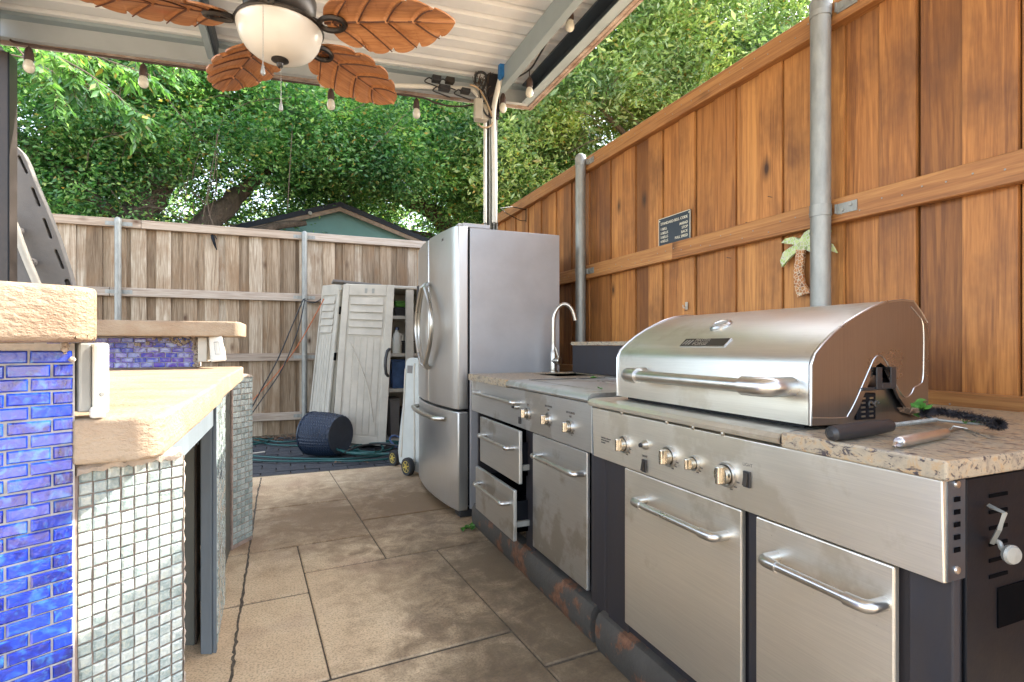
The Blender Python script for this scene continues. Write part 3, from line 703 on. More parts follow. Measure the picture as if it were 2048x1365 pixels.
def bulb(top, drop):
    p = Vector(top)
    st = M().tube([p, p+Vector((0,0,-drop))], .004, 6); s0 = p + Vector((0,0,-drop))
    st.lathe([(.010,0),(.018,-.012),(.024,-.035),(.026,-.075),(.023,-.082)], s0, n=14)
    so = obj('socket', st, MT['socket'], sl_, smooth=True)
    bb_ = M().lathe([(.018,-.08),(.026,-.095),(.031,-.118),(.029,-.138),(.019,-.152),(.006,-.158),(.001,-.159)], s0, n=16)
    obj('bulb', bb_, MT['bulb'], so, smooth=True)
for px, py, yy in bp: bulb(W(px, py-3, y=yy), .02)
bulb(b6, .06); bulb(b7, .05)

# ================================================================== CEILING FAN
FC = Vector((-.046, 2.53, 0)); zb = 2.46
fan = root('ceiling_fan', 'ceiling fan with carved leaf-shaped wooden blades and a bowl light', 'ceiling fan', (FC.x, FC.y, rz_(0)+.165))
obj('downrod', M().lathe([(.014,2.66),(.014,3.18)], FC).lathe([(.03,3.12),(.065,3.16),(.07,3.24)], FC), MT['bronze'], fan, smooth=True)
obj('motor', M().lathe([(.10,2.475),(.125,2.49),(.145,2.52),(.15,2.58),(.13,2.63),(.07,2.66),(.02,2.68)], FC, n=32), MT['bronze'], fan, smooth=True)
obj('light_rim', M().lathe([(.100,2.500),(.178,2.462),(.182,2.452),(.178,2.444),(.165,2.452),(.10,2.48)], FC, n=40, caps=False), MT['bronze'], fan, smooth=True)
bowl = M().lathe([(.176,2.452),(.172,2.43),(.160,2.392),(.140,2.362),(.110,2.338),(.07,2.322),(.03,2.316),(.001,2.315)], FC, n=40, caps=False)
obj('light_bowl', bowl, MT['frost'], fan, smooth=60, fixn=True)
obj('finial', M().lathe([(.001,2.322),(.034,2.320),(.036,2.312),(.026,2.306),(.014,2.300),(.013,2.288),(.008,2.282),(.001,2.281)], FC, n=20, caps=False), MT['bronze'], fan, smooth=True)
# blade built along +x, leaf outline with lobes, raised midrib and veins
def blade_mesh():
    N = 120; prof = []
    L0, L1 = .20, .77
    lobes = [.0, .20, .44, .67, .86, 1.0]
    def half(s):
        env = .155 * (math.sin(math.pi * min(1, (s*.93+.07))**.80))**.62
        for i in range(5):
            if lobes[i] <= s <= lobes[i+1]:
                q = (s - lobes[i])/(lobes[i+1]-lobes[i]); break
        return max(.006, env * (.80 + .26*math.sin(math.pi*min(1, q*.80+.20))**.6 - (.0 if i else .02)))
    top = []; K = 12
    m = M(); vs = []
    for layer in (0, 1):
        for i in range(N+1):
            s = i/N; h = half(s); x = L0 + (L1-L0)*s
            for j in range(-K, K+1):
                f = j/K; y_ = f*h; xx = x + abs(f)**1.5*.03*(1-s)
                z = -.020*abs(f)**2*(h/.12) - .03*s*s
                if layer == 0:
                    # veins: raised ridges branching from the midrib on the underside
                    vx = (s - abs(f)*.16)
                    dv = min(abs(vx - c) for c in (.06,.26,.48,.69))
                    z += -.0075*math.exp(-(dv/.011)**2)*(1 if abs(f) < .97 else .3) + .004*math.exp(-((dv-.025)/.012)**2) - .009*math.exp(-(y_/.006)**2) - .002
                else: z += .006
                vs.append((xx, y_, z))
    C_ = 2*K+1; fs = []; off = (N+1)*C_
    for i in range(N):
        for j in range(C_-1):
            a = i*C_+j; fs.append((a, a+C_, a+C_+1, a+1)); b_ = off+a; fs.append((b_, b_+1, b_+C_+1, b_+C_))
        fs.append((i*C_, off+i*C_, off+(i+1)*C_, (i+1)*C_)); a = i*C_+C_-1; fs.append((a, a+C_, off+a+C_, off+a))
    fs.append(tuple([j for j in range(C_)] + [off+j for j in reversed(range(C_))])); e = N*C_
    fs.append(tuple([e+j for j in reversed(range(C_))] + [off+e+j for j in range(C_)]))
    me = M().add(vs, fs).mesh('blade'); finish(me, MT['fan_wood'], 50); return me
MT['fan_wood'].node_tree.nodes  # grain runs along the blade
bme = blade_mesh()
def veins_mesh():
    m = M(); L0, L1 = .20, .77
    def surf(s, f):
        h = .155*(math.sin(math.pi*min(1, (s*.93+.07))**.80))**.62
        x = L0+(L1-L0)*s + abs(f)**1.5*.03*(1-s); y_ = f*h*.93
        return Vector((x, y_, -.020*f*f*(h/.12) - .03*s*s - .0095))
    m.tube([surf(i/20*.98, 0) + Vector((0,0,.002)) for i in range(21)], [.0055-.003*i/20 for i in range(21)], 5)
    for c in (.06,.26,.48,.69):
        for sg in (-1, 1):
            pts = [surf(min(.985, c + abs(f)*.16), f) for f in [sg*k/8 for k in range(9)]]
            m.tube(pts, [.004-.0015*k/8 for k in range(9)], 5)
    me = m.mesh('carved_veins'); finish(me, MT['vein'], True); return me
vme = veins_mesh()
arm = M().tube([(.09,0,.035),(.14,0,.012),(.18,0,-.004)], [.016,.014,.012], 8)
ring = []
for i in range(20):
    q_ = 2*math.pi*i/20; ring.append((.235+.055*math.cos(q_), .036*math.sin(q_), -.014))
arm.tube(ring + [ring[0]], .012, 6)
arm.lathe([(.005,0),(.004,.008)], (.27,.0,-.02), (0,0,-1), 8)
ame = arm.mesh('blade_iron'); finish(ame, MT['bronze'], True)
for k, a in enumerate((-27, 42, 113, 178, 256)):
    T = Matrix.Translation((FC.x, FC.y, zb+.012)) @ rotz(R(a)) @ Matrix.Rotation(R(-12), 4, 'X')
    b_ = piece('blade', bme, T, fan)
    INV[b_.name] = INV[fan.name]
    v_p = bpy.data.objects.new('carved_veins', vme); col.objects.link(v_p); v_p.parent = b_
    p_ = piece('blade_iron', ame, Matrix.Identity(4), fan); p_.matrix_basis = b_.matrix_basis.copy()
for (px, py0, py1) in ((526,12,148),(562,122,222)):
    t_ = 2.12 if px < 540 else 2.32
    a_ = W(px, py0, t=t_); b_ = W(px, py1-18, t=t_)
    ch = M().tube([a_, b_], .0012, 5)
    n_ = 34 if px > 540 else 40
    for i in range(n_):
        q = a_.lerp(b_, i/n_); ch.lathe([(.0005,-.002),(.0024,0),(.0005,.002)], q, n=5, caps=False)
    co_ = obj('pull_chain', ch, MT['nickel'], fan)
    obj('pull_weight', M().lathe([(.001,.012),(.004,.008),(.006,-.004),(.009,-.020),(.008,-.030),(.001,-.036)], b_+Vector((0,0,-.008)), n=12, caps=False), MT['galv'], co_, smooth=True)
# ================================================================== FRIDGE
fg = root('refrigerator', 'stainless french-door refrigerator with freezer drawer beside the cedar fence', 'refrigerator', (1.3, 3.7, 0))
FY0, FY1 = 3.20, 4.30; FXC = 1.035; ZT = 1.815
obj('case', M().box(FXC, 1.665, FY0, FY1, .05, ZT-.0), MT['case'], fg, bevel=.004)
obj('gasket', M().box(FXC-.012, FXC-.001, FY0+.012, FY1-.012, .07, ZT-.01), MT['black'], fg)
def fx(y):  # convex front
    s = (y-FY0)/(FY1-FY0); return .950 - .055*math.sin(math.pi*s)**.9
def door_slab(y0, y1, z0, z1, name, extra=.0, mat='steel_z'):
    n_ = 12; m = M(); vs = []; ys = [y0+(y1-y0)*i/n_ for i in range(n_+1)]
    rr = .012
    for z in (z0, z1):
        for i, y in enumerate(ys): vs.append((fx(y) + (rr*.6 if i in (0, n_) else 0), y, z))
    for z in (z0, z1):
        for y in ys: vs.append((FXC-.013, y, z))
    k = n_+1; fs = []
    for i in range(n_):
        fs += [(i,i+1,k+i+1,k+i), (2*k+i,3*k+i,3*k+i+1,2*k+i+1), (k+i,k+i+1,3*k+i+1,3*k+i), (i,2*k+i,2*k+i+1,i+1)]
    fs += [(0,k,3*k,2*k),(n_,2*k+n_,3*k+n_,k+n_)]
    return obj(name, m.add(vs, fs), MT[mat], fg, smooth=30, bevel=.006)
ys = W(857, 600, x=.90).y
zsp = W(914, 822, x=.955).z
d1 = door_slab(FY0, ys-.004, zsp+.008, 1.825, 'door', label=None) if False else door_slab(FY0, ys-.004, zsp+.008, 1.825, 'door')
d2 = door_slab(ys+.004, FY1, zsp+.008, 1.825, 'door')
fz = door_slab(FY0, FY1, .045, zsp-.008, 'freezer_drawer')
obj('door_seam', M().box(FXC-.06, FXC-.014, ys-.005, ys+.005, zsp, 1.82), MT['white_pl'], fg)
hg = M().box(.99, 1.17, FY0+.005, FY0+.09, ZT+.001, ZT+.028); hg.box(.965, 1.02, FY0+.02, FY0+.07, 1.827, 1.842); obj('hinge_cover', hg, MT['case'], fg, bevel=.004)
hg = M().box(.99, 1.17, FY1-.09, FY1-.005, ZT+.001, ZT+.028); obj('hinge_cover', hg, MT['case'], fg, bevel=.004)
obj('foot', M().box(.97, 1.06, FY0+.01, FY0+.12, .0, .045).lathe([(.025,0),(.03,.02)], (1.0,FY0+.06,0)), MT['black_plastic'], fg, bevel=.006)
# bowed twin handles
def bowed(side):
    def P(f):
        z = 1.51 - f*(1.51-.915); bow = math.sin(math.pi*f)
        return z, bow
    for kk in (0, 1):
        pts = []
        for i in range(21):
            f = i/20; z, b = P(f)
            yb = ys - .03 + side*(.012 + b*(.20 if side > 0 else .25)*(1 - .16*kk))
            pts.append((fx(ys) - (.012 if i in (0,20) else .045) + (.014 if kk else 0), yb, z))
        (obj('handle', M().tube(pts, .0125 if kk == 0 else .010, 8), MT['nickel'], d1 if side < 0 else d2, smooth=True))
bowed(-1); bowed(1)
pts = []
for i in range(17):
    f = i/16; y = FY0+.16 + f*(FY1-FY0-.28)
    pts.append((fx(y)-.052 + (.045 if i in (0,16) else 0) , y, .625 - .0*f))
zf = W(860, 833, x=.86).z
pts = [(p[0], p[1], zf) for p in pts]
obj('handle', M().tube(pts, .016, 10), MT['nickel'], fz, smooth=True)
text('lettering', 'SAMSUNG', .024, MT['ink'], fg, (fx(3.40)-.003, 3.50, 1.76), (0,-1,0), (0,0,1))
# dispenser edge on the left door
obj('dispenser', M().box(fx(4.2)-.004, fx(4.2)+.01, 4.12, 4.26, 1.2, 1.55), MT['black_panel'], fg, bevel=.003)

# ================================================================== helper pieces for the islands
def bar_handle(parent, y0, y1, xf, z, r=.011, out=.045, mat='chrome', r2=None, lift=0.0):
    """horizontal tubular handle parallel to the front, elbows turned into the panel"""
    r2 = r2 or r*1.25
    pts = [(xf+.002, y0, z+lift)] + bez((xf-out*.45, y0, z+lift), (xf-out, y0, z+lift), (xf-out, y0, z), (xf-out, y0+(out*.9 if y1 > y0 else -out*.9), z), 6)
    s = 1 if y1 > y0 else -1
    pts2 = bez((xf-out, y1-s*out*.9, z), (xf-out, y1, z), (xf-out, y1, z+lift), (xf-out*.45, y1, z+lift), 6) + [(xf+.002, y1, z+lift)]
    h = obj('handle', M().tube([(xf-out, y0+s*out*.9, z), (xf-out, y1-s*out*.9, z)], r, 14), MT[mat], parent, smooth=True)
    obj('handle_elbow', M().tube(pts, r2, 14), MT['chrome'], h if parent.type == 'EMPTY' else parent, smooth=True)
    obj('handle_elbow', M().tube(pts2, r2, 14), MT['chrome'], h if parent.type == 'EMPTY' else parent, smooth=True)
    return h
def knob(parent, q, r, xf, txt=None):
    y, z = q.y, q.z
    bz = obj('bezel', M().lathe([(r*1.36,0),(r*1.40,.006),(r*1.32,.010),(r*1.16,.010),(r*1.12,.004)], (xf,y,z), (-1,0,0), 32), MT['chrome'], parent, smooth=True)
    k = M().lathe([(r*1.05,.004),(r*1.02,.020),(r*.95,.024),(.001,.024)], (xf,y,z), (-1,0,0), 32, caps=False)
    ko = obj('knob', k, MT['knob'], parent, smooth=True)
    g_ = M(); w = r*.26; x1 = xf-.036
    g_.prism([(xf-.03,y-w*1.5,z-r*1.0),(x1,y-w,z-r*.95),(x1,y-w,z+r*.95),(xf-.03,y-w*1.5,z+r*1.0)], (0,0,0.0001)) if False else None
    g_.hexa([(xf-.018,y-w*1.7,z-r*1.0),(xf-.018,y+w*1.7,z-r*1.0),(xf-.018,y+w*1.7,z+r*1.0),(xf-.018,y-w*1.7,z+r*1.0),
             (x1,y-w*.9,z-r*.97),(x1,y+w*.9,z-r*.97),(x1,y+w*.9,z+r*.97),(x1,y-w*.9,z+r*.97)])
    obj('grip', g_, MT['knob'], ko, bevel=.003)
    tk = M()
    for i in range(3):
        a = R(200 + i*22); tk.box(xf-.001, xf+.001, y-r*1.6*math.sin(R(20+i*25))-.004, y-r*1.6*math.sin(R(20+i*25))+.004, z-r*1.6*math.cos(R(20+i*25))-.0015, z-r*1.6*math.cos(R(20+i*25))+.0015)
    obj('dial_mark', tk, MT['ink'], bz)
    if txt:
        for i, t in enumerate(txt):
            text('lettering', t, .0115, MT['ink'], parent, (xf, y, z + r*1.55 + .004 + .015*(len(txt)-1-i)), (0,-1,0), (0,0,1), 'CENTER', off=.0006)

# ================================================================== GRILL ISLAND
XG = 1.0
gi = root('grill_island', 'stainless grill cabinet with two doors, control panel and granite side top', 'grill cabinet', (1.3, 1.1, 0))
yR = W(1893, 935, x=XG).y; yL = W(1190, 850, x=XG).y
zt_, zbp = .884, .686
cp = M().hexa([(XG-.006,yR,zbp),(XG+.02,yR,zbp),(XG+.02,yL,zbp),(XG-.006,yL,zbp),(XG-.012,yR,zt_-.028),(XG+.02,yR,zt_-.028),(XG+.02,yL,zt_-.028),(XG-.012,yL,zt_-.028)])
cpo = obj('control_panel', cp, MT['steel'], gi, bevel=.002)
XP = XG-.0105
# flange wrapping round the right end with slots and screws
fl = obj('panel_flange', M().box(XG+.0, XG+.048, yR-.002, yR+.002, zbp+.002, zt_-.03), MT['flange'], gi)
for i in range(5): z = .735 + i*.021; obj('slot', M().box(XG+.016, XG+.032, yR-.0035, yR-.0025, z, z+.008), MT['dark'], fl)
sc = M()
for z in (.705, .848): sc.lathe([(.007,0),(.006,.003),(.001,.004)], (XG+.024, yR-.002, z), (0,-1,0), 10)
obj('screw', sc, MT['chrome'], fl, smooth=True)
# body
zc_ = .857
obj('body', M().box(XG+.03, 1.86, yR+.006, yL-.004, .10, zbp).box(XG+.05, 1.86, yR+.006, yL-.004, zbp, zc_-.001), MT['black_panel'], gi)
# right side wall with vent slots and opening
sd = M().box(XG+.051, 1.87, yR-.002, yR+.004, .04, zc_-.004); sdo = obj('side_wall', sd, MT['black'], gi, bevel=.002)
for j in range(6):
    z = .815 - j*.028
    for k in range(4):
        x = 1.115 + k*.13
        obj('vent_slot', M().box(x, x+.055, yR-.0035, yR-.0022, z, z+.006), MT['dark'], sdo)
for k in range(3): obj('cut_out', M().box(1.14+k*.2, 1.27+k*.2, yR-.004, yR-.0022, .585, .655), MT['dark'], sdo)
# black stiles
def stile(y0, y1, x=XG+.022, z0=.10, parent=gi): return obj('stile', M().box(x, x+.02, y0, y1, z0, zbp+.0), MT['black_panel'], parent, bevel=.003)
yd1a, yd1b = W(1247,1000,x=XG).y, W(1480,1100,x=XG).y
yd2a, yd2b = W(1510,1100,x=XG).y, W(1787,1200,x=XG).y
stile(yd1a+.006, W(1206,1000,x=XG).y); stile(yd2a+.004, yd1b-.004); stile(yR+.002, yd2b-.012)
def door(name, ya, yb, z0, z1, x, parent, mat='steel', th=.016):
    return obj(name, M().box(x, x+th, yb, ya, z0, z1), MT[mat], parent, bevel=.0035)
dA = door('door', yd1a, yd1b, .175, zbp-.006, XG+.004, gi)
dB = door('door', yd2a, yd2b, .175, zbp-.006, XG+.002, gi)
qa, qb = W(1266,1012,x=XG-.04), W(1425,1078,x=XG-.04)
bar_handle(dA, qa.y, qb.y, XG+.004, .604, .0095, .046, 'chrome', .0125)
qa, qb = W(1525,1122,x=XG-.04), W(1738,1208,x=XG-.04)
bar_handle(dB, qa.y, qb.y, XG+.002, .607, .0095, .046, 'chrome', .0125)
# rounded base rail, rusty
def base_rail(y0, y1, x, parent, name='base_rail'):
    prof = [(x+.06,0),(x+.012,0),(x+.004,.02),(x,.06),(x+.004,.105),(x+.016,.128),(x+.04,.136),(x+.06,.136)]
    return obj(name, M().prism([(a, y0, z) for a, z in prof], (0, y1-y0, 0)), MT['rust'], parent, smooth=40)
base_rail(yR+.01, yL-.012, XG-.008, gi)
# counter: steel lip along the grill, granite at the right
yGs = W(1567, 863, x=XG-.01).y
lp = [(XG-.012,.862),(XG-.020,.866),(XG-.022,.876),(XG-.014,.886),(XG+.01,.890),(XG+.5,.890),(XG+.5,.86),(XG-.0,.860)]
obj('counter_lip', M().prism([(a, yGs+.002, z) for a, z in lp], (0, yL+.012-yGs, 0)), MT['steel'], gi, smooth=40)
obj('lip_edge', M().prism([(a-.001*(i<5), yGs-.001, z+.001*(i in(3,4,5))) for i,(a, z) in enumerate(lp)], (0, .004, 0)), MT['chrome'], gi)
gr = obj('granite_top', M().box(XG-.022, 1.90, yR-.012, yGs-.003, .858, .8915), MT['granite'], gi, bevel=.004)
obj('granite_back', M().box(XG+.51, 1.90, yGs, yL+.012, .858, .890), MT['granite'], gi, bevel=.003)
# rivets under the lip
rv = M()
for px, py in ((1244,828),(1334,846),(1387,858),(1446,872)):
    q = W(px, py, x=XP); rv.lathe([(.006,0),(.005,.004),(.001,.005)], (XP, q.y, .859), (-1,0,0), 10)
obj('rivet', rv, MT['nickel'], gi, smooth=True)
XK = XP+.002
for (px, py, r, tx) in ((1250,889,.0205,('GRILL','OFF')),(1340,913,.0215,('GRILL','OFF')),(1391,927,.0150,('ROTISSERIE','OFF')),(1455,949,.0225,('GRILL','OFF'))):
    knob(gi, W(px, py, x=XK), r, XK, tx)
q = W(1292, 890, x=XK); ig = obj('igniter', M().lathe([(.015,0),(.014,.007),(.009,.014),(.0085,.018)], (XK,q.y,q.z), (-1,0,0), 20), MT['nickel'], gi, smooth=True)
obj('igniter_button', M().lathe([(.0065,.018),(.006,.024),(.001,.025)], (XK,q.y,q.z), (-1,0,0), 14), MT['black_plastic'], ig, smooth=True)
bolt = M().prism([(XK-.0015, q.y+a, q.z+.026+b) for a, b in ((0,.016),(.004,.007),(.001,.007),(.001,0),(-.004,.009),(-.0008,.009))], (.0015,0,0)); obj('spark_symbol', bolt, MT['ink'], gi)
for px, py in ((1290,932),(1496,959)):
    q = W(px, py, x=XK); s_ = obj('switch', M().box(XK-.006, XK, q.y-.010, q.y+.010, q.z-.019, q.z+.019), MT['black_plastic'], gi, bevel=.001)
    obj('rocker', M().hexa([(XK-.013,q.y-.006,q.z-.014),(XK-.006,q.y-.006,q.z-.014),(XK-.006,q.y+.006,q.z-.014),(XK-.013,q.y+.006,q.z-.014),(XK-.008,q.y-.006,q.z+.014),(XK-.006,q.y-.006,q.z+.014),(XK-.006,q.y+.006,q.z+.014),(XK-.008,q.y+.006,q.z+.014)]), MT['bronze'], s_)
text('lettering', 'LIGHT', .0105, MT['ink'], gi, (XK, W(1496,940,x=XK).y, W(1496,940,x=XK).z+.008), (0,-1,0), (0,0,1), 'CENTER')
text('lettering', 'LIGHT', .009, MT['ink'], gi, (XK, W(1290,915,x=XK).y, W(1290,915,x=XK).z), (0,-1,0), (0,0,1), 'CENTER')
q = W(1203, 876, x=XK)
for i, s in enumerate(('WARNING: OPEN LID','BEFORE LIGHTING','BURNERS')): text('lettering', s, .006, MT['ink'], gi, (XK, q.y, q.z-.008*i), (0,-1,0), (0,0,1))

# ================================================================== GRILL HOOD
XH = 1.05
yh0, yh1 = W(1620,850,x=XH).y, W(1236,790,x=XH).y
gh = root('barbecue_grill', 'closed stainless barbecue grill lid with tubular handle and thermometer', 'barbecue grill', (1.25, (yh0+yh1)/2, .892))
side = [(1622,849),(1619,727),(1627,708),(1645,686),(1665,666),(1690,646),(1715,630),(1742,615),(1770,605),(1800,601),(1824,603),(1838,622),(1852,646),(1853,700),(1854,832),(1841,839)]
def hp(px, py, y=None): q = W(px, py, y=yh0 if y is None else y); return q
pf = [(hp(a,b).x, hp(a,b).z) for a, b in side]
pf[0] = (XH, .904); pf[1] = (XH, pf[1][1])
pf = [(XH,.903),(XH,pf[1][1]-.004)] + [p for p in pf[2:14]] + [(pf[13][0], .915)]
th = .004
# shell: front and top skin
vs = []; fs = []; n_ = len(pf)
for y in (yh0+.004, yh1-.004):
    for (x, z) in pf: vs.append((x, y, z))
cx_ = sum(p[0] for p in pf)/n_; cz_ = .95
for y in (yh0+.004, yh1-.004):
    for (x, z) in pf: vs.append((x + (cx_-x)*.03, y, z + (cz_-z)*.03))
for i in range(n_-1):
    fs += [(i,i+1,n_+i+1,n_+i),(2*n_+i,3*n_+i,3*n_+i+1,2*n_+i+1)]
fs += [(0,n_,3*n_,2*n_),(n_-1,3*n_-1,4*n_-1,2*n_-1)]
for b_ in (0, n_):
    for i in range(n_-1): fs.append((b_+i, b_+2*n_+i, b_+2*n_+i+1, b_+i+1))
sk = obj('lid_skin', M().add(vs, fs), MT['steel_hood'], gh, smooth=42)
# end plates, with the arch cut out of the lower edge
arch = [(1841,839),(1818,829),(1795,795),(1778,755),(1768,734),(1758,726),(1749,732),(1735,765),(1715,815),(1700,844),(1692,848)]
ap = [(hp(a,b).x, hp(a,b).z) for a, b in arch]
def end_plate(y, dy, nm):
    poly = [(x, y, z) for x, z in pf] + [(x, y, z) for x, z in ap]
    return obj(nm, M().prism(poly, (0, dy, 0)), MT['steel_end'], gh)
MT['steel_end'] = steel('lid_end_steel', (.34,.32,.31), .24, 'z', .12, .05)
e1_ = end_plate(yh0-.004, .007, 'end_plate'); e2_ = end_plate(yh1-.003, .007, 'end_plate')
# bright rolled edge band along the curve
bnd = M(); pts = [(x, yh0-.002, z) for x, z in pf[:-2]]
bnd.tube(pts, .003, 8); obj('rolled_edge', bnd, MT['chrome'], gh, smooth=True)
bnd = M().tube([(x, yh1+.002, z) for x, z in pf[:-2]], .0045, 8); obj('rolled_edge', bnd, MT['chrome'], gh, smooth=True)
# embossed line following the outline of the end plate
em = [(1625,836),(1686,836),(1697,828),(1712,800),(1727,765),(1740,735),(1748,718),(1757,711),(1767,716),(1778,735),(1790,765),(1802,788),(1812,795),(1822,788),(1828,776),(1838,770),(1845,760),(1847,720),(1846,650),(1834,628),(1822,614)]
obj('embossed_line', M().tube(smooth_path([hp(a,b,yh0-.0042) for a, b in em], 4), .0014, 5), MT['chrome'], e1_, smooth=True)
# fire box behind the arch: inner wall, vent plate, rotisserie bracket
fb = M().box(XH+.02, hp(1848,800).x, yh0+.03, yh1-.03, .893, hp(1700,735).z+.02); obj('fire_box', fb, MT['black'], gh)
iw = M(); w_ = [hp(a,b,yh0+.012) for a, b in ((1690,850),(1715,800),(1745,750),(1800,765),(1838,835),(1838,850))]
iwo = obj('inner_wall', M().prism(w_, (0,.006,0)), MT['steel_end'], gh)
a_, b_ = hp(1714,788,yh0+.004), hp(1752,838,yh0+.004)
vp = obj('vent_plate', M().box(a_.x, b_.x, yh0+.004, yh0+.011, b_.z, a_.z), MT['black'], gh, bevel=.002)
sl3 = M()
for i in range(5):
    for k in range(2):
        x = a_.x + (b_.x-a_.x)*(.2+.42*k); z = b_.z + (a_.z-b_.z)*(.1+.17*i)
        sl3.box(x, x+(b_.x-a_.x)*.2, yh0+.002, yh0+.0045, z, z+.004)
obj('vent_slot', sl3, MT['nickel'], vp)
br = M(); y_ = yh0-.012
q0 = hp(1754,735,y_); q1 = hp(1793,777,y_)
wx = q1.x-q0.x; x0_ = q0.x; z1_ = q0.z; z0_ = q1.z
br.box(x0_, x0_+wx*.28, y_, y_+.003, z0_, z1_).box(x0_+wx*.72, x0_+wx, y_, y_+.003, z0_, z1_).box(x0_+wx*.28, x0_+wx*.72, y_, y_+.003, z0_, z0_+(z1_-z0_)*.28)
br.box(x0_-.045, x0_+wx*.6, y_+.003, y_+.02, z0_-.003, z0_+.004)
obj('spit_bracket', br, MT['black_plastic'], gh, bevel=.001)
sp_ = M(); q = hp(1743,808,yh0)
for k in (-.008,.012): sp_.tube([(q.x+k+.007*math.cos(a), yh0-.004, q.z+.007*math.sin(a)) for a in [i*.6 for i in range(9)]], .0018, 5)
obj('spring', sp_, MT['rust'], gh)
# thermometer and badge on the curved front
def on_skin(px, py):
    # intersect sight line with the skin profile (planes per segment)
    best = None
    for i in range(1, len(pf)-1):
        for x in [pf[i][0] + (pf[i+1][0]-pf[i][0])*k/30 for k in range(31)]:
            q = W(px, py, x=x); f_ = (x-pf[i][0])/max(1e-9, pf[i+1][0]-pf[i][0]); z = pf[i][1] + f_*(pf[i+1][1]-pf[i][1])
            d = abs(q.z - z)
            if best is None or d < best[0]: best = (d, q, i)
    _, q, i = best
    tx, tz = pf[i+1][0]-pf[i][0], pf[i+1][1]-pf[i][1]; L = math.hypot(tx, tz)
    return q, Vector((-tz/L, 0, tx/L)), Vector((tx/L, 0, tz/L))
q, nrm, up_ = on_skin(1442, 652)
gz = obj('thermometer', M().lathe([(.033,-.004),(.033,.004),(.029,.009),(.025,.009),(.024,.006),(.001,.006)], q, nrm, 32, caps=False), MT['chrome'], gh, smooth=True)
obj('dial', M().lathe([(.024,.0065),(.001,.0075)], q, nrm, 32, caps=False), MT['frost_blue'] if 'frost_blue' in MT else MT['galv'], gz, smooth=True)
q, nrm, up_ = on_skin(1410, 687)
Rv = Vector((0,-1,0))
yA, yB_ = W(1366,690,x=q.x).y, W(1457,683,x=q.x).y; hw = abs(yA-yB_)/2; q.y = (yA+yB_)/2
def plate(q, hw, hh, a, b): 
    vs = []
    for d in (a, b):
        for su, sv in ((-1,-1),(1,-1),(1,1),(-1,1)): vs.append(q + Rv*hw*su + up_*hh*sv + nrm*d)
    return [vs[0],vs[1],vs[2],vs[3],vs[4],vs[5],vs[6],vs[7]]
bg_ = obj('badge', M().hexa(plate(q, hw, .0175, -.003, .004)), MT['chrome'], gh, bevel=.001)
obj('badge_panel', M().hexa(plate(q, hw*.96, .0155, .004, .0046)), MT['sign_grey'] if 'sign_grey' in MT else MT['bronze'], bg_)
o_ = q + nrm*.0046
text('lettering', 'MASTER', .0165, MT['chrome'], gh, o_ + Rv*(-hw*.42) + up_*.002, Rv, up_)
text('lettering', 'FORGE', .0185, MT['chrome'], gh, o_ + Rv*(-hw*.42) + up_*(-.0135), Rv, up_)
lg = M(); 
for k in range(3): lg.prism([o_ + Rv*(-hw*.9+k*.012) + up_*(-.011), o_ + Rv*(-hw*.9+k*.012+.005) + up_*(-.011), o_ + Rv*(-hw*.9+k*.012+.011) + up_*.009, o_ + Rv*(-hw*.9+k*.012+.006) + up_*.009], nrm*.001)
obj('emblem', lg, MT['chrome'], bg_)
# big handle
XHH = XH-.075
qa, qb = W(1249,760,x=XHH), W(1533,790,x=XHH)
bar_handle(gh, qa.y-.004, qb.y, XH, .985, .0165, .075, 'chrome', .0225)

# ================================================================== LEFT ISLAND
XL_ = 1.01
li = root('side_burner_island', 'dull steel cabinet with side burner, two drawers and a door next to the fridge', 'outdoor kitchen cabinet', (1.35, 2.35, 0))
ya, yb = W(945,790,x=XL_).y, W(1186,860,x=XL_).y
ya = min(ya, 3.17)
zb_ = .686
obj('control_panel', M().box(XL_-.006, XL_+.02, yb, ya, zb_, .866), MT['steel_old'], li, bevel=.002)
obj('panel_end', M().box(XL_-.004, XL_+.03, yb-.004, yb-.001, zb_-.004, .868), MT['frame_paint'], li)
obj('body', M().box(XL_+.05, 1.86, yb+.002, W(1066,900,x=XL_).y, .06, .86).box(XL_+.05, 1.86, yb, ya-.01, .70, .86).box(XL_+.40, 1.86, yb, ya-.01, .06, .70).box(XL_+.03,1.86,ya-.03,ya-.01,.06,.70), MT['black_panel'], li)
def stl(pxa, pxb): 
    a, b = W(pxa,1000,x=XL_).y, W(pxb,1000,x=XL_).y
    obj('stile', M().box(XL_+.018, XL_+.045, b, a, .12, zb_-.001), MT['black_panel'], li, bevel=.003)
stl(1045,1061); stl(1174,1201)
dC = door('door', W(1064,900,x=XL_).y, W(1172,950,x=XL_).y, .165, zb_-.006, XL_+.003, li, 'steel_old')
qa, qb = W(1064,915,x=XL_-.04), W(1147,946,x=XL_-.04)
bar_handle(dC, qa.y, qb.y, XL_+.003, .597, .0095, .045, 'chrome', .012)
XD1, XD2 = XL_-.040, XL_-.068
def drawer(x, pxa, pxb, z0, z1, lab):
    a, b = W(pxa,900,x=x).y, W(pxb,950,x=x).y
    d = obj('drawer', M().box(x, x+.018, b, a, z0, z1), MT['steel_old'], li, bevel=.003, label=lab)
    obj('drawer_box', M().box(x+.018, x+.45, b+.03, a-.02, z0+.03, z0+.05).box(x+.018, x+.45, a-.03, a-.02, z0+.03, z1-.04).box(x+.018, x+.45, b+.03, b+.034, z0+.03, z1-.06), MT['black'], d)
    obj('runner', M().box(x+.02, x+.5, b+.012, b+.026, z0+.06, z0+.085), MT['galv'], d)
    return d, a, b
zA = [W(960,832,x=XD1).z, W(1038,972,x=XD1).z]; zB2 = [W(952,932,x=XD2).z, W(1028,1083,x=XD2).z]
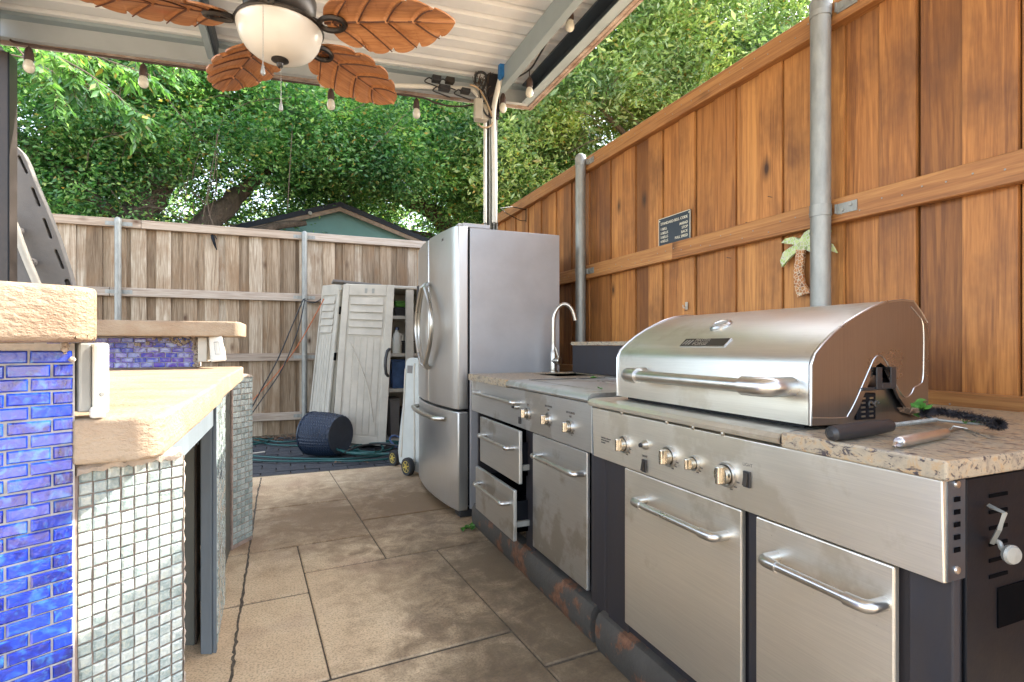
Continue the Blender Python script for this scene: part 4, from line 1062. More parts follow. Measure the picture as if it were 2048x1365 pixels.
D1, a1, b1 = drawer(XD1, 960, 1038, zA[1]+.005, zA[0]-.005, 'upper steel drawer left slightly open')
D2, a2, b2 = drawer(XD2, 951, 1027, zB2[1]-.005, zB2[0]-.002, 'lower steel drawer pulled further out')
bar_handle(D1, W(957,872,x=XD1-.04).y, W(1012,888,x=XD1-.04).y, XD1, W(980,882,x=XD1-.04).z, .0085, .042, 'chrome', .011)
bar_handle(D2, W(948,972,x=XD2-.04).y, W(1002,1000,x=XD2-.04).y, XD2, W(975,988,x=XD2-.04).z, .0085, .042, 'chrome', .011)
bar_handle(li, W(946,797,x=XL_-.045).y, W(1024,815,x=XL_-.045).y, XL_-.006, .805, .0085, .04, 'chrome', .011)
base_rail(yb-.0, ya-.02, XL_-.012, li)
XQ = XL_-.006
for (px, py, tx) in ((1056,827,('OFF',)),(1097,839,('SIDE BURNER','OFF')),(1141,854,('SIDE BURNER','OFF'))): knob(li, W(px, py, x=XQ), .0205, XQ, tx)
q = W(1036, 814, x=XQ); ig = obj('igniter', M().lathe([(.014,0),(.012,.01),(.009,.022)], (XQ,q.y,q.z), (-1,0,0), 16), MT['nickel'], li, smooth=True)
obj('igniter_button', M().lathe([(.007,.022),(.006,.032)], (XQ,q.y,q.z), (-1,0,0), 12), MT['black_plastic'], ig, smooth=True)
q = W(1041, 841, x=XQ); obj('switch', M().box(XQ-.008, XQ, q.y-.010, q.y+.010, q.z-.016, q.z+.016), MT['black_plastic'], li, bevel=.001)
# top: granite with a sink hole at the left, steel burner lid at the right
yGb = W(1012, 770, x=XL_-.02).y
xbk = 1.90
sx0, sx1 = 1.36, 1.66; sy0, sy1 = yGb+.02, ya-.18
sy0 = 2.64; sy1 = 2.98
yGb = W(1012, 770, x=XL_-.02).y
x_a = XL_-.022
gt = M(); z0g, z1g = .868, .905
gt.box(x_a, sx0, yGb, ya+.012, z0g, z1g).box(sx1, xbk, yGb, ya+.012, z0g, z1g).box(sx0, sx1, sy1, ya+.012, z0g, z1g)
if sy0 > yGb: gt.box(sx0, sx1, yGb, sy0, z0g, z1g)
obj('granite_top', gt, MT['granite'], li)
sk_ = M().box(sx0, sx1, sy0, sy1, .72, .725).box(sx0-.004, sx0, sy0, sy1, .72, z1g-.006).box(sx1, sx1+.004, sy0, sy1, .72, z1g-.006).box(sx0, sx1, sy1, sy1+.004, .72, z1g-.006).box(sx0, sx1, sy0-.004, sy0, .72, z1g-.006)
obj('sink', sk_, MT['galv'], li)
y2 = yb-.002
lip2 = [(XL_-.018,.872),(XL_-.024,.880),(XL_-.020,.894),(XL_-.006,.904),(XL_+.35,.907),(XL_+.35,.88),(XL_,.870)]
lipo = obj('burner_top', M().prism([(a, y2, z) for a, z in lip2], (0, yGb-.002-y2, 0)), MT['steel_old'], li, smooth=40)
obj('burner_top_back', M().box(XL_+.35, 1.62, y2, yGb-.002, .87, .9065), MT['steel_old'], li)
for k, (xx, e) in enumerate(((XL_+.07,.0),(XL_+.33,.0),(XL_+.50,0))):
    obj('lid_seam', M().box(xx, xx+.004, y2+.06, yGb-.08, .9065, .9085+.001*k), MT['chrome'], li)
obj('lid_seam', M().box(XL_+.07, XL_+.50, yGb-.086, yGb-.08, .9068, .9088), MT['dark'], li)
# backsplash
yq0 = W(1145,700,x=1.64).y
bs = obj('backsplash', M().box(1.64, 1.70, yL+.1, yq0, .908, 1.075), MT['black_panel'], li, bevel=.002)
obj('backsplash_cap', M().box(1.632, 1.90, yL+.1, yq0+.006, 1.077, 1.098), MT['granite'], li)
# faucet: stands through the worktop
fq = W(1107, 741, z=.905); t_f = (fq.x*_fw[0] + fq.y*_fw[1])
fq = W(1107, 741, y=3.09); fq.z = .905
t_f = fq.x*_fw[0] + fq.y*_fw[1]
fa = root('faucet', 'brushed nickel gooseneck bar tap behind the small sink', 'tap', fq)
tz = lambda py: HY and ZC + (HY-py)*t_f/F
obj('base', M().lathe([(.026,0),(.026,.008),(.020,.012),(.020,tz(705)-.905),(.016,tz(703)-.905),(.0135,tz(690)-.905)], fq, (0,0,1), 24), MT['nickel'], fa, smooth=True)
rt3 = Vector((_rt[0], _rt[1], 0))
pth = [(0,700),(0,650),(1,634),(7,619),(17,610),(27,610),(36,618),(41,630),(44,641)]
pts = [Vector((fq.x, fq.y, 0)) + rt3*(dx*t_f/F) + Vector((0,0,tz(py))) for dx, py in pth]
obj('spout', M().tube(smooth_path(pts, 6), .0125, 14), MT['nickel'], fa, smooth=True)
hv = Vector((fq.x, fq.y, tz(722))); dr = (rt3*.7 + Vector((-_fw[0], -_fw[1], 0))*.7).normalized()
obj('valve', M().lathe([(.020,0),(.024,.03),(.025,.052),(.022,.056),(.001,.056)], hv, dr, 20, caps=False), MT['nickel'], fa, smooth=True)
lv = hv + dr*.045
obj('lever', M().tube([lv+Vector((0,0,.015)), lv+Vector((0,0,.05))-rt3*.012, lv+Vector((0,0,.088))-rt3*.022], [.006,.007,.006], 8), MT['nickel'], fa, smooth=True)
# green scraps on the burner lid
def leaf(px, py, z, s, label, mat='leaf_g', n_=1):
    q = W(px, py, z=z); m = M()
    for i in range(n_):
        a = random.uniform(0, 6.28); c = q + Vector((random.gauss(0,s*.5), random.gauss(0,s*.5), 0)) if n_ > 1 else q.copy()
        d = Vector((math.cos(a), math.sin(a), 0))*s; e = Vector((-d.y, d.x, 0))*.4
        m.add([c-d+Vector((0,0,.002)), c+e+Vector((0,0,.012)), c+d+Vector((0,0,.004)), c-e+Vector((0,0,.006)), c+Vector((0,0,.002))], [(0,1,4),(1,2,4),(2,3,4),(3,0,4)])
    thing('fallen_leaf', m, MT[mat], label, 'leaf', 'fallen leaves')
leaf(1187, 757, .908, .02, 'small pale green leaf at the rear of the burner lid')
leaf(1200, 779, .908, .025, 'green leaf scrap lying on the steel burner lid near the grill')
leaf(938, 1057, .003, .038, 'bunch of bright green leaves on the patio in front of the fridge', 'leaf_g', 7)

# ================================================================== TOOLS ON THE GRANITE
def onp(px, py, z): return W(px, py, z=z)
zg = .8915
hb = root('grill_brush', 'long black-handled wire grill brush lying on the granite behind the skewer', 'grill brush', onp(1720, 860, zg))
A, B = onp(1660, 868, zg+.016), onp(1782, 851, zg+.02)
obj('handle', M().tube([A, A.lerp(B,.03), A.lerp(B,.35), A.lerp(B,.7), A.lerp(B,.97), B], [.007,.0145,.0165,.0155,.013,.005], 14), MT['black_plastic'], hb, smooth=True)
C1 = onp(1872, 840, zg+.016)
def twist(P, Q, r, turns):
    n_ = turns*6; pts1, pts2 = [], []; d = (Q-P).normalized(); u = d.orthogonal().normalized(); v = d.cross(u)
    for i in range(n_+1):
        a = i/n_*turns*2*math.pi; p = P.lerp(Q, i/n_); o = (u*math.cos(a)+v*math.sin(a))*r; pts1.append(p+o); pts2.append(p-o)
    return M().tube(pts1, r*.9, 5).tube(pts2, r*.9, 5)
obj('wire_shaft', twist(B, C1, .0028, 28), MT['galv'], hb, smooth=True)
E1, E2, E3 = onp(1850, 826, zg+.03), onp(1992, 846, zg+.026), onp(1996, 850, zg+.022)
loop = smooth_path([C1, onp(1855,834,zg+.02), E1, onp(1880,824,zg+.03), onp(1930,832,zg+.03), E2, E3, onp(1960,849,zg+.016), C1], 6)
obj('wire_frame', M().tube(loop, .003, 6), MT['galv'], hb, smooth=True)
br_ = M(); path = loop[10:40]
for i in range(5200):
    k = random.random()*(len(path)-1); j = int(k); p = path[j].lerp(path[min(j+1,len(path)-1)], k-j)
    d = Vector((random.gauss(0,1), random.gauss(0,1), random.gauss(0,1))).normalized(); e = d.orthogonal()*.0011; L = random.uniform(.010,.018)
    br_.add([p-e, p+e, p+d*L], [(0,1,2)])
obj('bristles', br_, MT['black_panel'], hb, kind='stuff')
sf = root('meat_fork', 'steel-handled skewer tool with thin prongs lying at the front of the granite', 'skewer', onp(1840, 872, zg))
A, B = onp(1797, 885, zg+.012), onp(1892, 866, zg+.012)
obj('handle', M().tube([A, A.lerp(B,.02), A.lerp(B,.98), B], [.008,.0105,.0095,.006], 16), MT['chrome'], sf, smooth=True)
obj('ring', M().tube([A, A+(A-B).normalized()*.012, A+(A-B).normalized()*.018+Vector((0,0,-.006))], .003, 6), MT['chrome'], sf, smooth=True)
Cc = onp(1925, 858, zg+.012)
obj('prong', M().tube([B, Cc, onp(1955, 874, zg+.003)], [.003,.002,.0012], 6), MT['nickel'], sf, smooth=True)
obj('prong', M().tube([B, Cc+Vector((.004,0,0)), onp(1980, 877, zg+.003)], [.003,.002,.0012], 6), MT['nickel'], sf, smooth=True)
obj('prong', M().tube([B, onp(1905,853,zg+.012), onp(1935, 858, zg+.01)], [.003,.002,.0012], 6), MT['nickel'], sf, smooth=True)
leaf(1932, 848, zg+.014, .012, 'light green leaf bit resting on the skewer prongs', 'leaf_g', 3)
dl = M()
for i in range(14):
    a = i*.45; c = W(1817, 829, y=yh0-.03); d = Vector((math.cos(a), math.sin(a), .3))*.022; e = Vector((-d.y, d.x, 0))*.5
    dl.add([c, c+d*.6+e*.6+Vector((0,0,.012)), c+d+Vector((0,0,.004*(i%3))), c+d*.6-e*.6], [(0,1,2),(0,2,3)])
thing('dry_leaf', dl, MT['leaf_dry'], 'curled brown dry leaf against the grill lid corner', 'leaf')
gl = M()
for i in range(60):
    c = W(1839, 820, y=yh0-.035) + Vector((random.gauss(0,.006), random.gauss(0,.006), random.gauss(.006,.008))); a = random.uniform(0,6.28); d = Vector((math.cos(a), math.sin(a), random.uniform(-.5,1)))*.010; e = d.orthogonal()*.4
    gl.add([c-d, c+e, c+d, c-e], [(0,1,2),(0,2,3)])
thing('leaf_sprig', gl, MT['leaf_g'], 'crumpled green sprig beside the brown dry leaf on the granite', 'leaf')
# spit bracket hung on the side wall of the grill island
yk = yR-.008
sk2 = root('spit_handle', 'bent steel rotisserie handle with round knob hooked on the black side wall', 'spit handle', W(1995,1060,y=yk))
P_ = lambda a, b, d=0: W(a, b, y=yk-d)
fl_ = [P_(1976,1010), P_(2010,1025,.03), P_(2012,1030,.03), P_(1990,1085), P_(1980,1088), P_(1982,1080), P_(2002,1032,.03), P_(1976,1018)]
obj('bracket', M().tube([P_(1978,1012), P_(2010,1027,.03), P_(1999,1058,.02), P_(1984,1086)], .0042, 4), MT['galv'], sk2)
obj('arm', M().tube(smooth_path([P_(1986,1082), P_(1998,1085,.01), P_(2004,1098,.015), P_(2016,1108,.02)], 5), .004, 8), MT['galv'], sk2, smooth=True)
q = P_(2027,1110,.03)
obj('knob', M().lathe([(.006,0),(.015,.004),(.0165,.010),(.014,.014),(.001,.0155)], q+Vector((0,.01,0)), (-.3,-1,0), 20), MT['galv'], sk2, smooth=True)
# ================================================================== TILED BAR
def pillow(w, h, d, c, name, mat):
    m = M(); x, z = w/2, h/2
    a = [(-x,0,-z),(x,0,-z),(x,0,z),(-x,0,z)]; b = [(-x,-(d-c),-z),(x,-(d-c),-z),(x,-(d-c),z),(-x,-(d-c),z)]
    t = [(-x+c,-d,-z+c),(x-c,-d,-z+c),(x-c,-d,z-c),(-x+c,-d,z-c)]
    m.add(a+b+t, [(0,1,5,4),(1,2,6,5),(2,3,7,6),(3,0,4,7),(4,5,9,8),(5,6,10,9),(6,7,11,10),(7,4,8,11),(8,9,10,11)])
    me = m.mesh(name); finish(me, MT[mat], False); return me
def wall_frame(p, ang):   # local x runs along the wall (ang from +Y towards +X), y into the wall
    a = R(ang); d = Vector((math.sin(a), math.cos(a), 0)); n_in = Vector((-math.cos(a), math.sin(a), 0))
    m = Matrix(((d.x, n_in.x, 0, p[0]), (d.y, n_in.y, 0, p[1]), (0,0,1,0), (0,0,0,1))); return m
def tiles(parent, T, me, x0, x1, z0, z1, px, pz, brick=False, jit=.0006, miss=(), nmax=300, tname='tile', clip=True):
    cnt = 0; row = 0; z = z1 - pz/2; rest = []
    while z > z0:
        c = 0; off = (px/2 if (brick and row % 2) else 0)
        x = x1 - px/2 + off
        while x > x0:
            if x < x1 + px*.3:
                w_ = Matrix.Identity(4)
                if brick and x > x1 - px*.3:   # half brick at the end
                    w_ = Matrix.Diagonal((.48,1,1,1)); xx = x1 - px*.25
                else: xx = x
                if (row, c) not in miss:
                    T2 = T @ Matrix.Translation((xx+random.uniform(-jit,jit), random.uniform(-jit,jit)*.8, z+random.uniform(-jit,jit))) @ Euler((random.uniform(-.03,.03), random.uniform(-.012,.012), random.uniform(-.03,.03))).to_matrix().to_4x4() @ w_
                    if cnt < nmax: piece(tname, me, T2, parent)
                    else: rest.append(T2)
                    cnt += 1
            x -= px; c += 1
        z -= pz; row += 1
    return cnt, rest
def solid(T, name, mat, parent, x0,x1,y0,y1,z0,z1, **k): return obj(name, M(T).box(x0,x1,y0,y1,z0,z1), MT[mat], parent, **k)

# --- near blue wall with its raised slab
TB = wall_frame((-.318, 1.05), 60)
bw = root('blue_tiled_bar_wall', 'near bar wall of glossy cobalt blue brick tiles under a thick concrete slab', 'tiled wall', (-.318, 1.05, 0), 0)
solid(TB, 'wall', 'grout', bw, -.75, 0, .001, .09, 0, 1.082)
bme_ = pillow(.0500, .0184, .0042, .0022, 'tile', 'blue')
tiles(bw, TB, bme_, -.42, -.002, .50, 1.072, .0532, .0212, True)
rest = M()
z = .49
while z > .02:
    for i in range(8):
        rest.add([ (TB @ Vector(v)) for v in [(-.002-i*.0532-.0505,-.005,z),(-.002-i*.0532,-.005,z),(-.002-i*.0532,-.005,z+.019),(-.002-i*.0532-.0505,-.005,z+.019)]], [(0,1,2,3)])
    z -= .0212
obj('lower_tiles', rest, MT['blue'], bw, kind='stuff')
def rounded_slab(T, poly, z0, z1, name, mat, parent, r=.012, label=None, sub=3, noise=.004, thing_=False):
    """thick cast slab: subdivided outline, bevelled and slightly lumpy"""
    bm = bmesh.new(); vs = [bm.verts.new(T @ Vector((x, y, z0))) for x, y in poly]
    f = bm.faces.new(vs); ex = bmesh.ops.extrude_face_region(bm, geom=[f])
    for v in [e for e in ex['geom'] if isinstance(e, bmesh.types.BMVert)]: v.co.z = z1
    bmesh.ops.recalc_face_normals(bm, faces=bm.faces)
    bmesh.ops.bevel(bm, geom=[e for e in bm.edges], offset=r, segments=3, profile=.6, affect='EDGES')
    me = bpy.data.meshes.new(name)
    inv = INV[parent.name]
    bmesh.ops.transform(bm, matrix=inv, verts=bm.verts); bm.to_mesh(me); bm.free()
    return obj(name, me, MT[mat], parent, smooth=40, label=label)
arc = [(.045*math.sin(R(a)), -.045*math.cos(R(a))) for a in (0,22,45,67,90)]
poly = [(-.75,-.095)] + [(-.03+a+.0, -.05+b) for a, b in arc] + [(.015,.40),(-.75,.40)]
rounded_slab(TB, poly, 1.084, 1.166, 'counter_slab', 'conc', bw, .010)
mo = M(TB)
for i in range(9):
    x = random.uniform(-.022,-.004); z = random.uniform(1.055,1.083); s_ = random.uniform(.002,.0055)
    mo.lathe([(.0005,-s_),(s_*.8,-s_*.5),(s_,0),(s_*.7,s_*.6),(.0005,s_)], (x,-.004-random.random()*.006,z), (random.random(),random.random(),1), 6)
obj('mortar_lumps', mo, MT['mortar'], bw, kind='stuff')
# near outlet box on the wall end
ob_ = root('outlet_box', 'weatherproof white outlet box on the end of the near blue tiled wall', 'outlet box', TB @ Vector((.025,0,.96)), 0, 'outlet boxes on the bar')
solid(TB, 'box', 'galv', ob_, .003, .020, -.006, .045, .972, 1.083, bevel=.003)
solid(TB, 'cover', 'white_pl', ob_, .021, .043, -.012, .05, .968, 1.083, bevel=.005)
solid(TB, 'latch', 'white_pl', ob_, .016, .036, -.020, -.006, .962, .980, bevel=.004)
obj('screw', M(TB).lathe([(.004,0),(.003,.003)], (.032,-.012,1.0), (0,-1,0), 8), MT['galv'], ob_)

# --- lower counter slab
bc = root('bar_counter', 'sunlit stained concrete bar counter with thick rough edges', 'counter', (-.5, 2.1, .885))
def rr(pts): return pts
lp_ = [(-.318,1.045),(-.235,1.048),(-.212,1.060),(-.203,1.085),(-.206,1.5),(-.212,2.0),(-.226,2.06),(-.232,2.6),(-.240,3.22),(-.248,3.26),(-.29,3.285),(-1.25,3.285),(-1.25,1.32),(-.62,1.12),(-.335,1.06)]
rounded_slab(Matrix.Identity(4), lp_, .888, .961, 'counter_slab', 'conc', bc, .009)

# --- mosaic pillars
GP = 'mosaic pillars of the bar'
def pillar(name, label, p, ang, cols, pitch, z_top, rows, depth, sag=0.0, start=0, mat_side='grout_b', xback=0.0):
    T = wall_frame(p, ang); w = cols*pitch
    rt0 = root(name, label, 'mosaic pillar', (p[0], p[1], 0), 0, GP)
    solid(T, 'core', mat_side, rt0, -xback, w+.002, .002, depth, 0, z_top+.004)
    me = pillow(pitch*.89, pitch*.89, .0042, .0026 if pitch < .025 else .0032, 'tile', 'aqua')
    n_, rest = tiles(rt0, T, me, 0, w, z_top-rows*pitch+.001, z_top, pitch, pitch, False, .0009, miss={(0, cols-1-0)} if False else ())
    return T, rt0
T1, pl1 = pillar('mosaic_pillar', 'nearest pillar faced with square pale aqua glass mosaic, beside the blue wall', (-.3215, 1.072), 55, 8, .0202, .874, 27, .05)
rest = M(T1); z = .874-28*.0202
while z > .02:
    for i in range(8): rest.add([(i*.0202+.001,-.004,z),(i*.0202+.0192,-.004,z),(i*.0202+.0192,-.004,z+.0182),(i*.0202+.001,-.004,z+.0182)], [(0,1,2,3)])
    z -= .0202
obj('lower_tiles', rest, MT['aqua'], pl1, kind='stuff')
mo = M(T1)
n_ = 22; vs = []; fs = []
for i in range(n_+1):
    x = -.004 + .160*i/n_
    for (y, z) in ((-.009,.870),(-.012,.882),(-.006,.8885),(.02,.8885),(.02,.868)): vs.append((x, y+random.uniform(-.003,.002), z+random.uniform(-.005,.003) + (.002 if z < .88 else 0)))
for i in range(n_):
    for j in range(5): fs.append((i*5+j, i*5+(j+1)%5, (i+1)*5+(j+1)%5, (i+1)*5+j))
fs += [(0,1,2,3,4), tuple(n_*5+j for j in (4,3,2,1,0))]
obj('mortar_lip', mo.add(vs, fs), MT['mortar'], pl1, smooth=50)
solid(T1, 'side_strip', 'grout_b', pl1, -.004, -.001, -.002, .03, 0, .875)
ed = M(T1)   # ragged mortar edge at the right
vs = []; fs = []
for i in range(110):
    z = .872 - i*.0079; a = random.uniform(-.0025,.0025)
    vs += [(.1622,-.0035+random.uniform(-.001,.001),z),(.1648+a,-.002,z),(.1656+a,.006,z),(.1641,.05,z)]
    if i: b = 4*i; fs += [(b-4+k, b-4+k+1, b+k+1, b+k) for k in range(3)]
obj('mortar_edge', ed.add(vs, fs), MT['mortar'], pl1)
T2, pl2 = pillar('mosaic_pillar', 'middle mosaic strip fixed behind the grey painted stud', (-.243, 2.135), -2, 11, .0325, .872, 26, .02)
T3, pl3 = pillar('mosaic_pillar', 'far mosaic pillar of pale aqua glass at the end of the bar', (-.287, 3.167), 34.6, 5, .0305, .905, 29, .05)
solid(T3, 'side_strip', 'grout_b', pl3, -.012, -.001, -.004, .05, 0, .89)
arcp = M(T3).lathe([(.001,-.004),(.03,-.003),(.05,.0),(.03,.012),(.001,.016)], (.12,.03,.905), (0,0,1), 10); obj('mortar_top', arcp, MT['mortar'], pl3, smooth=True)

# --- timber frame under the counter
tf = root('stud_framework', 'grey painted timber studs and rails carrying the bar counter', 'timber frame', (-.33, 2.2, 0))
def sbox(name, pa, pb, t, depth, z0, z1, mat, **k):
    a, b = W(pa, 1000, t=t), W(pb, 1000, t=t)
    f_ = Vector((_fw[0], _fw[1], 0))*0 + Vector((0, depth, 0))
    return obj(name, M().hexa([(a.x,a.y,z0),(b.x,b.y,z0),(b.x+f_.x,b.y+f_.y,z0),(a.x+f_.x,a.y+f_.y,z0),(a.x,a.y,z1),(b.x,b.y,z1),(b.x+f_.x,b.y+f_.y,z1),(a.x+f_.x,a.y+f_.y,z1)]), MT[mat], tf, bevel=.003, **k)
sbox('stud', 348, 389, 1.92, .09, .0, .885, 'olive_paint')
sbox('stud_edge', 389.5, 393, 1.925, .085, .0, .885, 'bark')
sbox('stud', 401, 424, 1.865, .09, .0, .885, 'frame_paint')
sbox('stud', 424.6, 433, 1.872, .03, .0, .885, 'frame_paint')
sbox('blocking', 376, 400, 1.95, .3, .745, .835, 'endgrain')
sbox('blocking', 388, 404, 1.97, .25, .135, .245, 'endgrain')
sbox('socket_plate', 387, 396, 1.94, .03, .715, .745, 'white_pl')
obj('back_panel', M().box(-1.2, -.335, 3.24, 3.26, .02, .886), MT['olive_paint'], tf)
obj('side_panel', M().box(-.315, -.298, 2.62, 3.16, 0, .886), MT['olive_paint'], tf)
obj('front_rail', M().box(-.29, -.25, 1.2, 2.1, .80, .885), MT['frame_paint'], tf)
obj('inner_panel', M().box(-1.22, -1.20, 1.35, 3.24, .02, .886), MT['olive_paint'], tf)

# --- far raised bar with iridescent tile band
fb_ = root('raised_bar', 'far raised concrete bar over a band of iridescent blue and violet tiles', 'raised counter', (-.7, 3.3, .961))
T4 = wall_frame((-1.15, 3.27), 90)
solid(T4, 'wall', 'grout', fb_, 0, .686, .001, .14, .962, 1.12)
tiles(fb_, T4, pillow(.0512, .0230, .0045, .0022, 'tile', 'irid'), .05, .68, .966, 1.116, .055, .0256, True)
rounded_slab(Matrix.Identity(4), [(-1.3,3.03),(-.30,3.03),(-.262,3.035),(-.245,3.05),(-.24,3.09),(-.24,3.42),(-1.3,3.46)], 1.121, 1.197, 'counter_slab', 'conc', fb_, .010)
mo = M()
for i in range(90):
    x = random.uniform(-.60,-.46) if i % 3 else random.uniform(-1.1,-.45); z = random.uniform(1.08,1.121) if i % 2 else random.uniform(.97,1.12)
    if i % 2 == 0: x = random.uniform(-.48,-.455)
    s_ = random.uniform(.005,.014); mo.lathe([(.0005,-s_),(s_,0),(.0005,s_)], (x,3.262,z), (random.random(),random.random(),1), 6)
obj('mortar_lumps', mo, MT['mortar'], fb_, kind='stuff')
fo = root('outlet_box', 'beige outlet box with raised white cover at the end of the far raised bar', 'outlet box', W(420,725,y=3.1), 0, 'outlet boxes on the bar')
a, b = W(398,672,y=3.14), W(416,724,y=3.14)
obj('box', M().box(a.x, b.x, 3.10, 3.26, b.z, 1.118), MT['beige_pl'], fo, bevel=.004)
a0, a1, a2, a3 = W(417,674,y=3.08), W(444,672,y=3.02), W(450,722,y=3.0), W(421,725,y=3.07)
obj('cover', M().hexa([a3, a2, a2+Vector((0,.07,0)), a3+Vector((0,.07,0)), a0, a1, a1+Vector((0,.07,0)), a0+Vector((0,.07,0))]), MT['white_pl'], fo, bevel=.008, seg=3)
b0, b1, b2, b3 = W(428,685,y=3.045), W(437,684,y=3.015), W(441,708,y=3.0), W(431,709,y=3.04)
obj('cover_window', M().tube([b0+Vector((0,-.004,0)), b1+Vector((0,-.004,0)), b2+Vector((0,-.004,0)), b3+Vector((0,-.004,0)), b0+Vector((0,-.004,0))], .0016, 4), MT['galv'], fo)

# ================================================================== GREY MOULDED PANEL behind the left post
def curve_sheet(name, outline, holes, thick, mat, parent, bev=.006):
    cu = bpy.data.curves.new(name, 'CURVE'); cu.dimensions = '2D'; cu.fill_mode = 'BOTH'; cu.extrude = thick/2; cu.bevel_depth = bev; cu.bevel_resolution = 2
    for pts in [outline] + holes:
        sp = cu.splines.new('POLY'); sp.points.add(len(pts)-1); sp.use_cyclic_u = True
        for i, (x, z) in enumerate(pts): sp.points[i].co = (x, z, 0, 1)
    t = bpy.data.objects.new('tmp_curve', cu); col.objects.link(t)
    dg = bpy.context.evaluated_depsgraph_get(); me = bpy.data.meshes.new_from_object(t.evaluated_get(dg)); bpy.data.objects.remove(t)
    return me
YP = 4.78
def yz(px, py): q = W(px, py, y=YP); return (q.x, q.z)
gpn = root('slotted_plastic_panel', 'tall grey moulded plastic panel with handhold slots behind the dark left post', 'plastic panel', W(60,900,y=YP))
out = [yz(*p) for p in ((-60,300),(-20,290),(20,291),(36,297),(48,309),(58,330),(70,362),(97,425),(118,478),(140,545),(165,640),(190,740),(215,880),(60,900),(-60,900))]
caps_ = []
for a, b in (((42,316),(57,348)),((69,380),(82,413)),((92,441),(105,477)),((115,503),(129,537)),((137,563),(150,597)),((158,625),(170,660))):
    a, b = Vector(yz(*a)), Vector(yz(*b)); d = (b-a).normalized(); n_ = Vector((-d.y, d.x)); r_ = .014; c = []
    for k in range(7): th_ = math.pi*k/6; c.append(b + n_*r_*math.cos(th_) + d*r_*math.sin(th_))
    for k in range(7): th_ = math.pi*k/6; c.append(a - n_*r_*math.cos(th_) - d*r_*math.sin(th_))
    caps_.append([(v.x, v.y) for v in c])
me = curve_sheet('panel', out, caps_, .05, 'resin_grey', gpn)
me.transform(INV[gpn.name] @ Matrix.Translation((0, YP, 0)) @ Matrix.Rotation(R(90), 4, 'X')); me.name = 'panel'
me.materials.clear(); me.materials.append(MT['resin_grey'])
o = bpy.data.objects.new('panel', me); col.objects.link(o); o.parent = gpn
obj('back_skin', M().prism([(x, YP+.045, z) for x, z in out], (0,.02,0)), MT['resin_grey'], gpn)
None and obj('raised_rib', M().tube(smooth_path([W(24,330,y=YP-.03), W(45,395,y=YP-.03), W(70,470,y=YP-.03), W(95,560,y=YP-.03), W(110,620,y=YP-.03)],5), .012, 8), MT['resin_grey'], gpn, smooth=True)
obj('strut', M().tube(smooth_path([W(10,420,y=YP-.12), W(28,450,y=YP-.12), W(48,505,y=YP-.12), W(74,568,y=YP-.12), W(95,620,y=YP-.12)], 5), .024, 10), MT['beige_pl'], gpn, smooth=True)
for a in ((38,463),(64,525)): q = W(*a, y=YP-.05); obj('foot_peg', M().lathe([(.03,0),(.024,.05),(.018,.06)], q, (.2,-1,0), 12), MT['resin_grey'], gpn, smooth=True)

# ================================================================== RESIN STORAGE CABINET
sc_ = root('storage_cabinet', 'open beige resin storage cabinet with shelves beside the fridge', 'storage cabinet', (1.1, 6.1, 0))
cx0, cx1 = W(700,600,y=5.85).x, W(880,600,y=5.85).x
obj('carcass', M().box(cx0, cx0+.03, 5.85, 6.5, 0, 1.68).box(cx1, cx1+.03, 5.85, 6.5, 0, 1.68).box(cx0+.031, cx1-.001, 6.47, 6.5, 0, 1.68).box(cx0+.031, cx1-.001, 5.85, 6.469, .01, .05), MT['resin'], sc_)
obj('roof', M().box(cx0-.05, cx1+.06, 5.78, 6.52, 1.681, 1.715), MT['resin'], sc_, bevel=.01)
a, b = W(812,600,y=5.8).x, W(827,600,y=5.8).x
obj('front_post', M().box(a, b, 5.79, 5.849, .02, 1.68), MT['resin'], sc_, bevel=.004)
shz = [W(800,py,y=5.87).z for py in (632,707,778)]
for z in shz: obj('shelf', M().box(cx0+.031, cx1-.001, 5.87, 6.46, z-.035, z), MT['resin'], sc_)
def qframe(BL, BR, TR, TL):
    n_ = (BR-BL).cross(TL-BL).normalized()
    def P(u, v, d=0): return BL.lerp(BR, u).lerp(TL.lerp(TR, u), v) + n_*d
    return P
def qbox(m, P, u0, u1, v0, v1, d0, d1):
    return m.hexa([P(u0,v0,d1),P(u1,v0,d1),P(u1,v0,d0),P(u0,v0,d0),P(u0,v1,d1),P(u1,v1,d1),P(u1,v1,d0),P(u0,v1,d0)])
def resin_door(name, label, P, louvre=5, vsplit=.68, npl=5, handle=True, u=(.16,.80)):
    dr_ = root(name, label, 'cabinet door', P(.5, 0, 0), 0, 'loose resin cabinet doors')
    obj('panel', qbox(M(), P, 0, 1, 0, 1, -.035, 0), MT['resin'], dr_, bevel=.006)
    fr2 = M(); qbox(fr2, P, 0, u[0]-.04, 0, 1, .0005, .012); qbox(fr2, P, u[1]+.05, 1, 0, 1, .0005, .012); qbox(fr2, P, u[0]-.039, u[1]+.049, .93, 1, .0005, .012); qbox(fr2, P, u[0]-.039, u[1]+.049, 0, .05, .0005, .012)
    obj('frame', fr2, MT['resin'], dr_, bevel=.004)
    for i in range(louvre):
        v0 = vsplit + (.92-vsplit)*i/louvre; v1 = vsplit + (.92-vsplit)*(i+1)/louvre - .004
        m = M().hexa([P(u[0],v0,.016),P(u[1],v0,.016),P(u[1],v0,.001),P(u[0],v0,.001),P(u[0],v1,.004),P(u[1],v1,.004),P(u[1],v1,.001),P(u[0],v1,.001)])
        obj('louvre', m, MT['resin'], dr_, bevel=.002)
    for i in range(npl):
        u0 = u[0] + (u[1]-u[0])*i/npl; u1 = u[0] + (u[1]-u[0])*(i+1)/npl - .015
        obj('plank', qbox(M(), P, u0, u1, .06, vsplit-.015, .001, .006), MT['resin'], dr_, bevel=.002)
    return dr_
